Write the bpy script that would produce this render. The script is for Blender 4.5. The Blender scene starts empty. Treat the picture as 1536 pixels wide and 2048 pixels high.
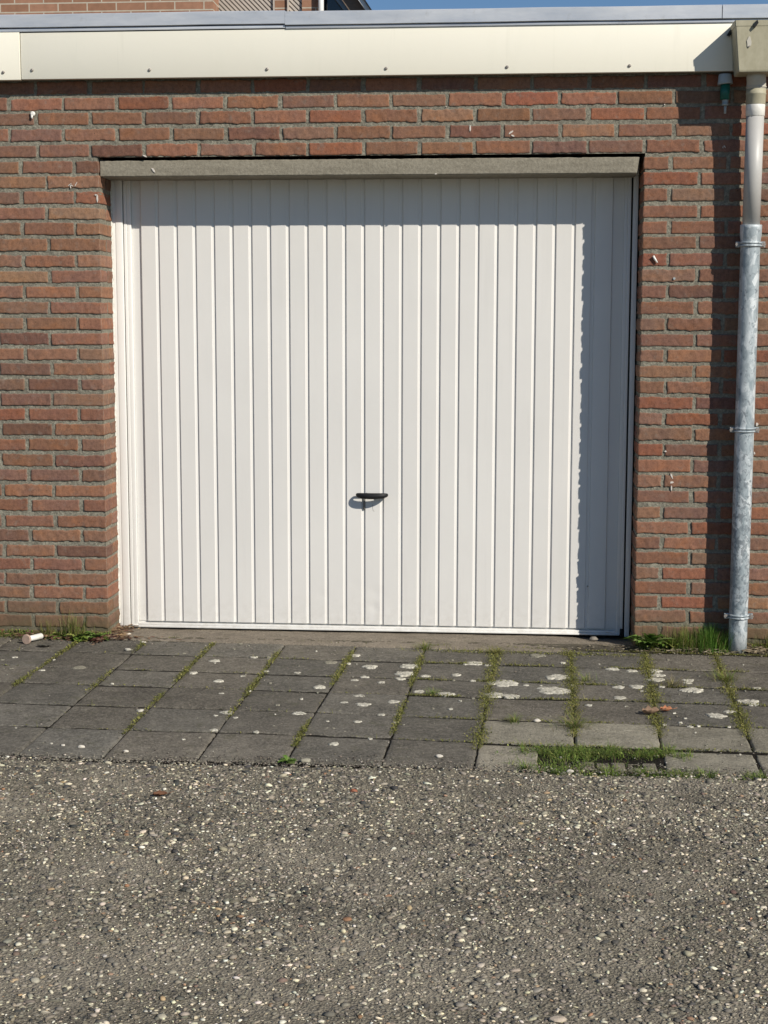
import bpy, math, random
import numpy as np
from mathutils import Vector, Matrix, noise

random.seed(7)
rng = np.random.default_rng(7)
scene = bpy.context.scene
COL = scene.collection
R = math.radians

# ------------------------------------------------------------------ camera
cam_d = bpy.data.cameras.new("camera")
cam = bpy.data.objects.new("camera", cam_d)
COL.objects.link(cam)
cam_d.sensor_fit = 'VERTICAL'
cam_d.sensor_height = 36.0
cam_d.sensor_width = 27.0
cam_d.lens = 36.0 * 3067.33 / 2048.0
cam_d.clip_start = 0.05
cam_d.clip_end = 500
P_, Y_, R_ = 0.1237, -0.0822, 0.0012
fw = Vector((math.sin(Y_) * math.cos(P_), math.cos(Y_) * math.cos(P_), -math.sin(P_)))
rt0 = Vector((math.cos(Y_), -math.sin(Y_), 0))
up0 = rt0.cross(fw)
rt = rt0 * math.cos(R_) + up0 * math.sin(R_)
up = up0 * math.cos(R_) - rt0 * math.sin(R_)
M = Matrix(((rt.x, up.x, -fw.x), (rt.y, up.y, -fw.y), (rt.z, up.z, -fw.z))).to_4x4()
M.translation = Vector((1.6658, -6.1874, 1.2192))
cam.matrix_world = M
scene.camera = cam

# ------------------------------------------------------------------ light
SUN = Vector((1.13, -1.0, 1.01)).normalized()      # towards the sun
sl = bpy.data.lights.new("sun", 'SUN')
sl.energy = 4.7
sl.angle = R(0.5)
sl.color = (1.0, 0.935, 0.83)
so = bpy.data.objects.new("sun", sl)
COL.objects.link(so)
so.rotation_euler = SUN.to_track_quat('Z', 'Y').to_euler()
so.location = (6, -6, 6)
world = bpy.data.worlds.new("World")
scene.world = world
world.use_nodes = True
wn = world.node_tree
wn.nodes.clear()
wo = wn.nodes.new('ShaderNodeOutputWorld')
bg = wn.nodes.new('ShaderNodeBackground')
sky = wn.nodes.new('ShaderNodeTexSky')
sky.sky_type = 'NISHITA'
sky.sun_disc = False
sky.sun_elevation = math.asin(SUN.z)
sky.sun_rotation = math.atan2(SUN.x, SUN.y)
sky.air_density = 1.0
sky.dust_density = 0.0
sky.ozone_density = 6.5
bg.inputs[1].default_value = 0.072
wn.links.new(sky.outputs[0], bg.inputs[0])
wn.links.new(bg.outputs[0], wo.inputs[0])
scene.view_settings.view_transform = 'Standard'
scene.view_settings.look = 'None'
scene.view_settings.exposure = 0.07
scene.view_settings.gamma = 1.0

G = -0.09          # ground level at the wall
W = 2.176          # width of the door opening (x from 0 to W)

# ------------------------------------------------------------------ materials
def srgb(r, g, b):
    f = lambda c: (c / 255 / 12.92) if c / 255 <= 0.04045 else ((c / 255 + 0.055) / 1.055) ** 2.4
    return (f(r), f(g), f(b), 1)

class Mat:
    def __init__(s, name, rough=0.8, metal=0.0, spec=0.5):
        s.m = bpy.data.materials.new(name)
        s.m.use_nodes = True
        s.nt = s.m.node_tree
        s.b = s.nt.nodes['Principled BSDF']
        s.b.inputs['Roughness'].default_value = rough
        s.b.inputs['Metallic'].default_value = metal
        s.b.inputs['Specular IOR Level'].default_value = spec
        tc = s.nt.nodes.new('ShaderNodeTexCoord')
        s.co = tc.outputs['Object']
    def n(s, t, **kw):
        x = s.nt.nodes.new(t)
        for k, v in kw.items():
            setattr(x, k, v)
        return x
    def set(s, sock, v):
        if isinstance(v, bpy.types.NodeSocket):
            s.nt.links.new(v, sock)
        else:
            sock.default_value = v
    def mapv(s, scale, rot=(0, 0, 0), loc=(0, 0, 0)):
        x = s.n('ShaderNodeMapping')
        s.set(x.inputs['Vector'], s.co)
        x.inputs['Scale'].default_value = scale
        x.inputs['Rotation'].default_value = rot
        x.inputs['Location'].default_value = loc
        return x.outputs[0]
    def noise(s, scale, detail=4, rough=0.55, vec=None, dist=0.0):
        x = s.n('ShaderNodeTexNoise')
        s.set(x.inputs['Vector'], vec if vec is not None else s.co)
        x.inputs['Scale'].default_value = scale
        x.inputs['Detail'].default_value = detail
        x.inputs['Roughness'].default_value = rough
        x.inputs['Distortion'].default_value = dist
        return x.outputs['Fac']
    def voro(s, scale, feature='F1', vec=None, out='Distance', rnd=1.0):
        x = s.n('ShaderNodeTexVoronoi', feature=feature)
        s.set(x.inputs['Vector'], vec if vec is not None else s.co)
        x.inputs['Scale'].default_value = scale
        x.inputs['Randomness'].default_value = rnd
        return x.outputs[out]
    def ramp(s, fac, stops, interp='LINEAR'):
        x = s.n('ShaderNodeValToRGB')
        x.color_ramp.interpolation = interp
        while len(x.color_ramp.elements) > 1:
            x.color_ramp.elements.remove(x.color_ramp.elements[-1])
        x.color_ramp.elements[0].position = stops[0][0]
        x.color_ramp.elements[0].color = stops[0][1] if len(stops[0][1]) == 4 else (*stops[0][1], 1)
        for p, c in stops[1:]:
            e = x.color_ramp.elements.new(p)
            e.color = c if len(c) == 4 else (*c, 1)
        s.set(x.inputs[0], fac)
        return x.outputs[0]
    def mix(s, fac, a, b, mode='MIX'):
        x = s.n('ShaderNodeMix', data_type='RGBA', blend_type=mode)
        s.set(x.inputs[0], fac)
        s.set(x.inputs[6], a)
        s.set(x.inputs[7], b)
        return x.outputs[2]
    def math(s, op, a, b=0.0, c=None, clamp=False):
        x = s.n('ShaderNodeMath', operation=op, use_clamp=clamp)
        s.set(x.inputs[0], a)
        s.set(x.inputs[1], b)
        if c is not None:
            s.set(x.inputs[2], c)
        return x.outputs[0]
    def sep(s):
        x = s.n('ShaderNodeSeparateXYZ')
        s.set(x.inputs[0], s.co)
        return x.outputs
    def attr(s, name='Col'):
        x = s.n('ShaderNodeAttribute', attribute_name=name)
        return x.outputs['Color']
    def color(s, v):
        s.set(s.b.inputs['Base Color'], v)
        return s
    def roughness(s, v):
        s.set(s.b.inputs['Roughness'], v)
        return s
    def bump(s, h, dist=0.002, strength=1.0):
        x = s.n('ShaderNodeBump')
        x.inputs['Distance'].default_value = dist
        x.inputs['Strength'].default_value = strength
        s.set(x.inputs['Height'], h)
        if s.b.inputs['Normal'].is_linked:
            s.set(x.inputs['Normal'], s.b.inputs['Normal'].links[0].from_socket)
        s.set(s.b.inputs['Normal'], x.outputs[0])
        return s

def grey(v, a=1.0):
    return (v, v, v, 1)

def wb(c, k=1.0):
    return (c[0] * k, c[1] * k, c[2] * k, 1)

# --- brick
mb = Mat('brick', 0.92, spec=0.18)
c = mb.attr()
edge = mb.n('ShaderNodeAttribute', attribute_name='Edge').outputs['Fac']
streak = mb.noise(1.0, 4, 0.6, vec=mb.mapv((46, 46, 7)))
n1 = mb.noise(70, 6, 0.7)
n2 = mb.noise(16, 4, 0.6)
n3 = mb.noise(260, 3, 0.65)
patch = mb.noise(13, 3, 0.55, vec=mb.mapv((1, 1, 1.4), loc=(5, 2, 9)))
c = mb.mix(mb.ramp(patch, [(0.5, grey(0)), (0.66, grey(0.75))]), c, mb.mix(1.0, c, (1.15, 1.03, 0.88, 1), 'MULTIPLY'))
c = mb.mix(mb.ramp(patch, [(0.30, grey(0.8)), (0.46, grey(0))]), c, mb.mix(1.0, c, (0.88, 0.88, 0.96, 1), 'MULTIPLY'))
c = mb.mix(0.45, c, mb.ramp(streak, [(0.3, (0.66, 0.66, 0.68)), (0.52, (1, 1, 1)), (0.75, (1.2, 1.17, 1.12))]), 'MULTIPLY')
c = mb.mix(0.85, c, mb.ramp(n1, [(0.28, (0.60, 0.58, 0.58)), (0.5, (1, 1, 1)), (0.74, (1.3, 1.28, 1.25))]), 'MULTIPLY')
c = mb.mix(0.5, c, mb.ramp(n3, [(0.3, (0.7, 0.7, 0.7)), (0.7, (1.25, 1.25, 1.25))]), 'MULTIPLY')
c = mb.mix(mb.ramp(mb.noise(27, 5, 0.7), [(0.56, grey(0)), (0.70, grey(0.45))]), c, (0.235, 0.195, 0.16, 1))
c = mb.mix(mb.ramp(n2, [(0.60, grey(0)), (0.78, grey(0.45))]), c, (0.12, 0.07, 0.05, 1))
c = mb.mix(mb.ramp(mb.math('MULTIPLY', mb.voro(38), mb.math('ADD', mb.noise(30, 2), 0.5)), [(0.045, grey(0.85)), (0.075, grey(0))]), c, (0.045, 0.028, 0.022, 1))
# cement smeared over the arrises
sm1 = mb.math('MULTIPLY', edge, mb.ramp(mb.noise(60, 4, 0.65), [(0.38, grey(0)), (0.60, grey(1.2))]))
c = mb.mix(mb.math('MULTIPLY', sm1, 0.9, clamp=True), c, (0.22, 0.20, 0.16, 1))
z = mb.sep()[2]
moss = mb.math('MULTIPLY', mb.math('SUBTRACT', 1.0, mb.math('MULTIPLY', mb.math('ADD', z, 0.06), 7.0), clamp=True), mb.ramp(mb.noise(7, 4, 0.6), [(0.3, grey(0.35)), (0.6, grey(1))]))
c = mb.mix(mb.math('MULTIPLY', moss, 0.85, clamp=True), c, (0.105, 0.085, 0.045, 1))
mb.color(c)
mb.bump(n1, 0.0017, 0.9)
mb.bump(streak, 0.0016, 0.5)
mb.bump(n3, 0.0007, 0.8)
BRICK = mb.m

# --- mortar
mm = Mat('mortar', 0.95, spec=0.15)
n1 = mm.noise(110, 5, 0.7)
n2 = mm.noise(14, 4, 0.6)
c = mm.ramp(n1, [(0.25, (0.10, 0.095, 0.075)), (0.5, (0.235, 0.222, 0.174)), (0.78, (0.47, 0.445, 0.355))])
c = mm.mix(mm.ramp(n2, [(0.35, grey(0.0)), (0.7, grey(0.5))]), c, (0.13, 0.12, 0.10, 1))
z = mm.sep()[2]
moss = mm.math('MULTIPLY', mm.math('SUBTRACT', 1.0, mm.math('MULTIPLY', mm.math('ADD', z, 0.06), 7.0), clamp=True), mm.ramp(mm.noise(6, 4, 0.6), [(0.3, grey(0.35)), (0.6, grey(1))]))
c = mm.mix(mm.math('MULTIPLY', moss, 0.8, clamp=True), c, (0.105, 0.092, 0.05, 1))
mm.color(c)
mm.bump(n1, 0.0045, 1.0)
mm.bump(mm.noise(300, 3, 0.6), 0.001, 0.7)
MORTAR = mm.m

# --- lintel concrete
mc = Mat('lintel_concrete', 0.92, spec=0.2)
n1 = mc.noise(90, 6, 0.7)
c = mc.ramp(n1, [(0.3, (0.20, 0.180, 0.140)), (0.55, (0.275, 0.250, 0.196)), (0.8, (0.35, 0.322, 0.255))])
c = mc.mix(mc.ramp(mc.noise(9, 4, 0.6, vec=mc.mapv((1, 1, 5))), [(0.45, grey(0)), (0.7, grey(0.35))]), c, (0.13, 0.115, 0.085, 1))
mc.color(c)
mc.bump(n1, 0.0025, 0.9)
LINTEL = mc.m

# --- painted metal (door leaf, frame)
def paint(name, col, rough, bumpd, dirt=0.1):
    m = Mat(name, rough, spec=0.45)
    n = m.noise(2.2, 3, 0.5)
    c = m.mix(m.ramp(n, [(0.35, grey(0)), (0.75, grey(1))]), wb(col, 0.97), wb(col, 1.02))
    n3 = m.noise(6, 6, 0.65, vec=m.mapv((1, 1, 0.5)))
    c = m.mix(m.ramp(n3, [(0.5, grey(0)), (0.8, grey(dirt))]), c, wb(col, 0.75))
    sk = m.noise(1.0, 5, 0.65, vec=m.mapv((24, 24, 1.1)))
    c = m.mix(m.ramp(sk, [(0.56, grey(0)), (0.80, grey(0.30))]), c, wb(col, 0.80))
    z = m.sep()[2]
    low = m.math('MULTIPLY', m.math('SUBTRACT', 1.0, m.math('MULTIPLY', m.math('ADD', z, 0.085), 6.0), clamp=True), m.ramp(m.noise(30, 5, 0.7), [(0.42, grey(0)), (0.65, grey(1))]))
    c = m.mix(m.math('MULTIPLY', low, 0.28), c, (0.42, 0.39, 0.33, 1))
    m.color(c)
    m.bump(m.noise(3.5, 2, 0.4), bumpd, 0.5)
    m.bump(m.noise(500, 2, 0.5), 0.0002, 0.4)
    m.roughness(m.ramp(m.noise(12, 3), [(0.3, grey(rough - 0.06)), (0.7, grey(rough + 0.08))]))
    return m.m
LEAF = paint('door_leaf_paint', (0.725, 0.708, 0.672), 0.42, 0.004, 0.12)
FRAME = paint('frame_paint', (0.84, 0.83, 0.79), 0.4, 0.001, 0.2)

def simple(name, col, rough=0.5, metal=0.0, nscale=40, amt=0.12, bd=0.0005, spec=0.5):
    m = Mat(name, rough, metal, spec)
    n = m.noise(nscale, 5, 0.65)
    m.color(m.ramp(n, [(0.3, wb(col, 1 - amt)), (0.7, wb(col, 1 + amt))]))
    if bd:
        m.bump(n, bd, 0.7)
    return m.m
SEAL = simple('sealant', (0.62, 0.60, 0.54), 0.7, nscale=60, amt=0.25, bd=0.003)
BLACKP = simple('black_plastic', (0.012, 0.012, 0.013), 0.55, nscale=90, amt=0.3, spec=0.3)
ZINC = simple('zinc_screw', (0.33, 0.30, 0.27), 0.5, 0.5, nscale=200, amt=0.3)
SPINDLE = simple('worn_steel', (0.22, 0.21, 0.19), 0.5, 0.6, nscale=200, amt=0.2)
DARK = simple('dark_interior', (0.02, 0.02, 0.02), 0.9)
WHITEP = simple('white_plastic', (0.78, 0.76, 0.70), 0.5, nscale=60, amt=0.1)
GREENP = simple('green_plastic', (0.0, 0.11, 0.085), 0.45, nscale=60, amt=0.15)
GREYP = simple('grey_plastic', (0.36, 0.40, 0.40), 0.5, nscale=60, amt=0.1)
PAINTMARK = simple('white_paint_mark', (0.62, 0.57, 0.51), 0.8, nscale=200, amt=0.2)

# fascia cream boards
mf = Mat('fascia_board', 0.38, spec=0.4)
n = mf.noise(1.5, 3, 0.5)
c = mf.mix(n, (0.80, 0.765, 0.645, 1), (0.845, 0.815, 0.70, 1))
c = mf.mix(mf.ramp(mf.noise(5, 6, 0.7, vec=mf.mapv((1, 1, 0.35))), [(0.52, grey(0)), (0.8, grey(0.16))]), c, (0.62, 0.62, 0.50, 1))
sk = mf.noise(1.0, 4, 0.6, vec=mf.mapv((28, 28, 1.6)))
c = mf.mix(mf.ramp(sk, [(0.60, grey(0)), (0.80, grey(0.22))]), c, (0.50, 0.49, 0.39, 1))
mf.color(c)
mf.bump(mf.noise(2.5, 2, 0.4), 0.002, 0.4)
FASCIA = mf.m

# coping and trim aluminium
ma = Mat('coping_aluminium', 0.5, 0.35, 0.5)
n = ma.noise(3.5, 5, 0.65, vec=ma.mapv((0.6, 1, 3)))
c = ma.ramp(n, [(0.3, (0.42, 0.46, 0.52)), (0.6, (0.60, 0.62, 0.65)), (0.8, (0.70, 0.70, 0.70))])
c = ma.mix(ma.ramp(ma.noise(22, 6, 0.75), [(0.58, grey(0)), (0.72, grey(0.4))]), c, (0.36, 0.35, 0.33, 1))
ma.color(c)
ma.bump(ma.noise(7, 3, 0.5), 0.004, 0.5)
COPING = ma.m

# galvanised pipe
mg = Mat('galvanised_steel', 0.5, 0.2, 0.45)
sp = mg.voro(38, out='Color', vec=mg.mapv((1, 1, 0.55)))
bw = mg.n('ShaderNodeRGBToBW')
mg.set(bw.inputs[0], sp)
n = mg.noise(26, 5, 0.7, vec=mg.mapv((1, 1, 0.5)), dist=1.5)
c = mg.ramp(mg.math('ADD', mg.math('MULTIPLY', bw.outputs[0], 0.35), mg.math('MULTIPLY', n, 0.75)), [(0.35, (0.24, 0.29, 0.315)), (0.52, (0.38, 0.43, 0.45)), (0.72, (0.64, 0.68, 0.69))])
z = mg.sep()[2]
zone = mg.math('SUBTRACT', 1.0, mg.math('MULTIPLY', mg.math('ABSOLUTE', mg.math('SUBTRACT', z, 0.34)), 2.2), clamp=True)
spk = mg.noise(75, 4, 0.6, vec=mg.mapv((1, 1, 0.75)), dist=0.6)
spk = mg.ramp(mg.math('ADD', spk, mg.math('MULTIPLY', zone, 0.12)), [(0.595, grey(0)), (0.64, grey(0.75))])
spk2 = mg.ramp(mg.noise(40, 2, 0.5, vec=mg.mapv((1, 1, 0.6), loc=(3, 1, 2)), dist=0.8), [(0.675, grey(0)), (0.70, grey(0.6))])
c = mg.mix(spk, c, (0.16, 0.185, 0.205, 1))
c = mg.mix(spk2, c, (0.15, 0.175, 0.195, 1))
mg.color(c)
mg.bump(mg.noise(50, 3), 0.0008, 0.5)
GALV = mg.m

PVCG = simple('grey_pvc', (0.47, 0.46, 0.435), 0.45, nscale=14, amt=0.05, bd=0.0003)
mp = Mat('beige_pvc', 0.6, spec=0.35)
n = mp.noise(14, 5, 0.7, vec=mp.mapv((1, 1, 0.4)))
mp.color(mp.mix(mp.ramp(mp.noise(60, 4, 0.7), [(0.45, grey(0)), (0.75, grey(0.25))]), mp.ramp(n, [(0.3, (0.32, 0.295, 0.20)), (0.65, (0.43, 0.40, 0.29)), (0.85, (0.52, 0.49, 0.38))]), (0.24, 0.22, 0.15, 1)))
mp.bump(n, 0.001, 0.4)
PVCB = mp.m
PVCW = simple('beige_pvc_clean', (0.50, 0.47, 0.40), 0.5, nscale=20, amt=0.08)

# --- paving, slabs, sill
def slab_mat(name, lo, mid, hi, mossamt):
    m = Mat(name, 0.92, spec=0.2)
    n1 = m.noise(105, 5, 0.75)
    n2 = m.noise(5, 5, 0.6)
    c = m.ramp(n1, [(0.30, lo), (0.50, mid), (0.72, hi)])
    c = m.mix(m.ramp(n2, [(0.3, grey(0)), (0.75, grey(0.7))]), c, m.mix(0.5, c, (*[v * 1.25 for v in hi], 1)))
    c = m.mix(0.8, c, m.attr(), 'MULTIPLY')
    c = m.mix(m.ramp(m.noise(17, 6, 0.75), [(0.4, grey(0.45)), (0.55, grey(0))]), c, m.mix(0.5, c, (0.02, 0.02, 0.018, 1)))
    c = m.mix(m.ramp(m.noise(23, 5, 0.7, vec=m.mapv((1, 1, 1), loc=(4, 7, 1))), [(0.58, grey(0)), (0.72, grey(0.35))]), c, (*[v * 1.3 for v in hi], 1))
    c = m.mix(m.ramp(m.noise(11, 6, 0.7), [(0.56, grey(0)), (0.72, grey(mossamt))]), c, (0.075, 0.075, 0.035, 1))
    speck = m.ramp(m.voro(230), [(0.10, grey(0.8)), (0.2, grey(0))])
    speck = m.math('MULTIPLY', speck, m.ramp(m.noise(35, 2), [(0.5, grey(0)), (0.62, grey(0.9))]))
    c = m.mix(speck, c, (*[v * 2.0 for v in hi], 1))
    m.color(c)
    m.bump(n1, 0.0065, 1.0)
    m.bump(m.noise(28, 4, 0.6), 0.006, 0.7)
    return m.m
TILE = slab_mat('dark_concrete_slab', (0.034, 0.031, 0.026), (0.118, 0.108, 0.090), (0.265, 0.242, 0.198), 0.5)
TILEL = slab_mat('light_concrete_slab', (0.14, 0.127, 0.10), (0.275, 0.252, 0.198), (0.42, 0.388, 0.31), 0.45)
SILLM = slab_mat('sill_concrete', (0.085, 0.072, 0.055), (0.20, 0.168, 0.13), (0.33, 0.285, 0.22), 0.5)
LICHEN = simple('lichen', (0.50, 0.475, 0.395), 0.95, nscale=110, amt=0.6, bd=0.002, spec=0.1)
LICHEND = simple('faded_lichen', (0.24, 0.225, 0.175), 0.95, nscale=130, amt=0.4, bd=0.002, spec=0.1)

for _m in (LICHEN, LICHEND):
    _nt = _m.node_tree; _b = _nt.nodes['Principled BSDF']; _src = _b.inputs['Base Color'].links[0].from_socket
    _n = _nt.nodes.new('ShaderNodeTexNoise'); _n.inputs['Scale'].default_value = 75; _n.inputs['Detail'].default_value = 5; _n.inputs['Roughness'].default_value = 0.7
    _tc = _nt.nodes.new('ShaderNodeTexCoord'); _nt.links.new(_tc.outputs['Object'], _n.inputs['Vector'])
    _r = _nt.nodes.new('ShaderNodeValToRGB'); _r.color_ramp.elements[0].position = 0.54; _r.color_ramp.elements[0].color = (0, 0, 0, 1); _r.color_ramp.elements[1].position = 0.66; _r.color_ramp.elements[1].color = (0.85, 0.85, 0.85, 1)
    _nt.links.new(_n.outputs['Fac'], _r.inputs[0])
    _x = _nt.nodes.new('ShaderNodeMix'); _x.data_type = 'RGBA'; _nt.links.new(_r.outputs[0], _x.inputs[0]); _nt.links.new(_src, _x.inputs[6]); _x.inputs[7].default_value = (0.13, 0.12, 0.095, 1)
    _nt.links.new(_x.outputs[2], _b.inputs['Base Color'])

ms = Mat('joint_soil', 0.98, spec=0.1)
n = ms.noise(120, 6, 0.75)
yv = ms.sep()[1]
sand = ms.math('SUBTRACT', 1.0, ms.math('MULTIPLY', ms.math('ABSOLUTE', yv), 5.5), clamp=True)
ms.color(ms.mix(sand, ms.ramp(n, [(0.3, (0.010, 0.009, 0.008)), (0.6, (0.026, 0.023, 0.018)), (0.85, (0.085, 0.076, 0.058))]), ms.ramp(n, [(0.3, (0.05, 0.044, 0.033)), (0.6, (0.16, 0.14, 0.105)), (0.85, (0.32, 0.28, 0.21))])))
ms.bump(n, 0.006, 1.0)
SOIL = ms.m

mr = Mat('worn_asphalt', 0.9, spec=0.25)
n1 = mr.noise(230, 4, 0.75)
vor = mr.voro(150)
vc = mr.n('ShaderNodeRGBToBW')
mr.set(vc.inputs[0], mr.voro(150, out='Color'))
c = mr.ramp(mr.math('ADD', mr.math('MULTIPLY', n1, 0.7), mr.math('MULTIPLY', vc.outputs[0], 0.35)), [(0.28, (0.042, 0.037, 0.028)), (0.47, (0.195, 0.172, 0.127)), (0.64, (0.34, 0.303, 0.225)), (0.85, (0.58, 0.53, 0.42))])
big = mr.noise(1.7, 5, 0.6)
c = mr.mix(mr.ramp(big, [(0.38, grey(0.5)), (0.62, grey(0))]), c, mr.mix(0.5, c, (0.045, 0.042, 0.036, 1)))
c = mr.mix(mr.ramp(mr.noise(3.1, 4, 0.6), [(0.55, grey(0)), (0.75, grey(0.35))]), c, (0.20, 0.175, 0.14, 1))
c = mr.mix(mr.ramp(mr.noise(2.6, 5, 0.65), [(0.50, grey(0)), (0.62, grey(0.6))]), c, (0.34, 0.30, 0.232, 1))
c = mr.mix(mr.ramp(mr.noise(3.7, 5, 0.6, vec=mr.mapv((1, 1.6, 1), loc=(3, 3, 0))), [(0.34, grey(0.4)), (0.45, grey(0))]), c, (0.075, 0.069, 0.057, 1))
mr.color(c)
mr.bump(mr.math('ADD', vor, mr.math('MULTIPLY', n1, 0.8)), 0.006, 1.0)
ROADM = mr.m

mpb = Mat('pebble', 0.75, spec=0.3)
c = mpb.attr()
pz_ = mpb.noise(2.6, 5, 0.65)
c = mpb.mix(mpb.ramp(pz_, [(0.50, grey(0)), (0.62, grey(0.35))]), c, (0.36, 0.325, 0.26, 1))
c = mpb.mix(mpb.ramp(mpb.noise(3.7, 5, 0.6, vec=mpb.mapv((1, 1.6, 1), loc=(3, 3, 0))), [(0.34, grey(0.35)), (0.45, grey(0))]), c, (0.085, 0.078, 0.064, 1))
c = mpb.mix(0.6, c, mpb.ramp(mpb.noise(260, 4, 0.7), [(0.3, (0.6, 0.6, 0.6)), (0.7, (1.25, 1.22, 1.18))]), 'MULTIPLY')
mpb.color(c)
mpb.bump(mpb.noise(400, 3, 0.6), 0.001, 0.6)
PEBBLE = mpb.m

def leafmat(name, rough=0.6):
    m = Mat(name, rough, spec=0.3)
    m.color(m.mix(0.5, m.attr(), m.ramp(m.noise(90, 3), [(0.3, (0.7, 0.7, 0.7)), (0.7, (1.2, 1.2, 1.15))]), 'MULTIPLY'))
    tr = m.n('ShaderNodeBsdfTranslucent')
    m.set(tr.inputs[0], m.attr())
    mx = m.n('ShaderNodeMixShader')
    mx.inputs[0].default_value = 0.3
    out = m.nt.nodes['Material Output']
    m.nt.links.new(m.b.outputs[0], mx.inputs[1])
    m.nt.links.new(tr.outputs[0], mx.inputs[2])
    m.nt.links.new(mx.outputs[0], out.inputs[0])
    return m.m
GREEN = leafmat('foliage')
DRY = leafmat('dry_leaf', 0.8)

# ------------------------------------------------------------------ mesh helpers
class MB:
    def __init__(s):
        s.v = []; s.f = []; s.mi = []; s.c = []; s.sm = []; s.edge = None
    def add(s, verts, faces, mi=0, col=(1, 1, 1), smooth=False):
        o = len(s.v)
        s.v.extend(tuple(p) for p in verts)
        for fc in faces:
            s.f.append(tuple(i + o for i in fc)); s.mi.append(mi); s.sm.append(smooth)
        if isinstance(col, tuple):
            s.c.extend([col] * len(verts))
        else:
            s.c.extend(col)
    def box(s, x0, x1, y0, y1, z0, z1, mi=0, col=(1, 1, 1), bev=0.0):
        if bev <= 0:
            v = [(x, y, z) for x in (x0, x1) for y in (y0, y1) for z in (z0, z1)]
            f = [(0, 1, 3, 2), (4, 6, 7, 5), (0, 4, 5, 1), (2, 3, 7, 6), (0, 2, 6, 4), (1, 5, 7, 3)]
            s.add(v, f, mi, col)
        else:
            v, f = lattice_box([x0, x0 + bev, x1 - bev, x1], [y0, y0 + bev, y1 - bev, y1], [z0, z0 + bev, z1 - bev, z1])
            v = np.array(v, float)
            on = ((v[:, 0] == x0) | (v[:, 0] == x1)).astype(int) + ((v[:, 1] == y0) | (v[:, 1] == y1)) + ((v[:, 2] == z0) | (v[:, 2] == z1))
            ce = np.array([(x0 + x1) / 2, (y0 + y1) / 2, (z0 + z1) / 2])
            pull = np.where(on >= 2, bev * 0.3, 0)[:, None]
            v -= np.sign(v - ce) * pull * (np.stack([(v[:, 0] == x0) | (v[:, 0] == x1), (v[:, 1] == y0) | (v[:, 1] == y1), (v[:, 2] == z0) | (v[:, 2] == z1)], 1))
            s.add(v.tolist(), f, mi, col, True)
    def prism(s, pts, d0, d1, axis='y', mi=0, col=(1, 1, 1)):
        n = len(pts)
        if axis == 'y':
            v = [(p[0], d0, p[1]) for p in pts] + [(p[0], d1, p[1]) for p in pts]
        elif axis == 'z':
            v = [(p[0], p[1], d0) for p in pts] + [(p[0], p[1], d1) for p in pts]
        else:
            v = [(d0, p[0], p[1]) for p in pts] + [(d1, p[0], p[1]) for p in pts]
        f = [tuple(range(n)), tuple(range(2 * n - 1, n - 1, -1))] + [(i, i + n, (i + 1) % n + n, (i + 1) % n) for i in range(n)]
        s.add(v, f, mi, col)
    def tube(s, path, rad, seg=24, mi=0, cap=True, col=(1, 1, 1), closed=False, squash=1.0):
        n = len(path); rs = rad if isinstance(rad, (list, tuple)) else [rad] * n
        V = []; P = [Vector(p) for p in path]
        for i in range(n):
            if closed:
                t = (P[(i + 1) % n] - P[i - 1]).normalized()
            else:
                t = (P[min(i + 1, n - 1)] - P[max(i - 1, 0)]).normalized()
            ref = Vector((0, 0, 1)) if abs(t.z) < 0.9 else Vector((0, 1, 0))
            a = t.cross(ref).normalized(); b = a.cross(t).normalized()
            for k in range(seg):
                an = 2 * math.pi * k / seg
                V.append(P[i] + a * math.cos(an) * rs[i] + b * math.sin(an) * rs[i] * squash)
        F = []
        for i in range(n if closed else n - 1):
            j = (i + 1) % n
            for k in range(seg):
                F.append((i * seg + k, i * seg + (k + 1) % seg, j * seg + (k + 1) % seg, j * seg + k))
        s.add([tuple(p) for p in V], F, mi, col, True)
        if cap and not closed:
            o = len(s.v) - len(V)
            s.f.append(tuple(o + k for k in range(seg))); s.mi.append(mi); s.sm.append(False)
            s.f.append(tuple(o + (n - 1) * seg + k for k in range(seg))); s.mi.append(mi); s.sm.append(False)
    def build(s, name, mats, parent=None, attr=True):
        me = bpy.data.meshes.new(name)
        me.from_pydata(s.v, [], s.f)
        if not isinstance(mats, (list, tuple)):
            mats = [mats]
        for m in mats:
            me.materials.append(m)
        me.polygons.foreach_set('material_index', s.mi)
        me.polygons.foreach_set('use_smooth', s.sm)
        if attr:
            a = me.color_attributes.new('Col', 'FLOAT_COLOR', 'POINT')
            c = np.ones((len(s.v), 4), np.float32)
            c[:, :3] = np.array(s.c, np.float32).reshape(-1, 3)
            a.data.foreach_set('color', c.ravel())
        if s.edge is not None:
            e_ = me.attributes.new('Edge', 'FLOAT', 'POINT')
            ev = np.zeros(len(s.v), np.float32); ev[:len(s.edge)] = s.edge
            e_.data.foreach_set('value', ev)
        me.update()
        import bmesh
        if len(s.f) < 60000:
            bm = bmesh.new(); bm.from_mesh(me)
            if name not in ('grass', 'moss', 'blades', 'leaves', 'foliage'):
                bmesh.ops.recalc_face_normals(bm, faces=bm.faces)
            bm.to_mesh(me); bm.free()
        o = bpy.data.objects.new(name, me)
        COL.objects.link(o)
        if parent:
            o.parent = parent
        return o

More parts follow.
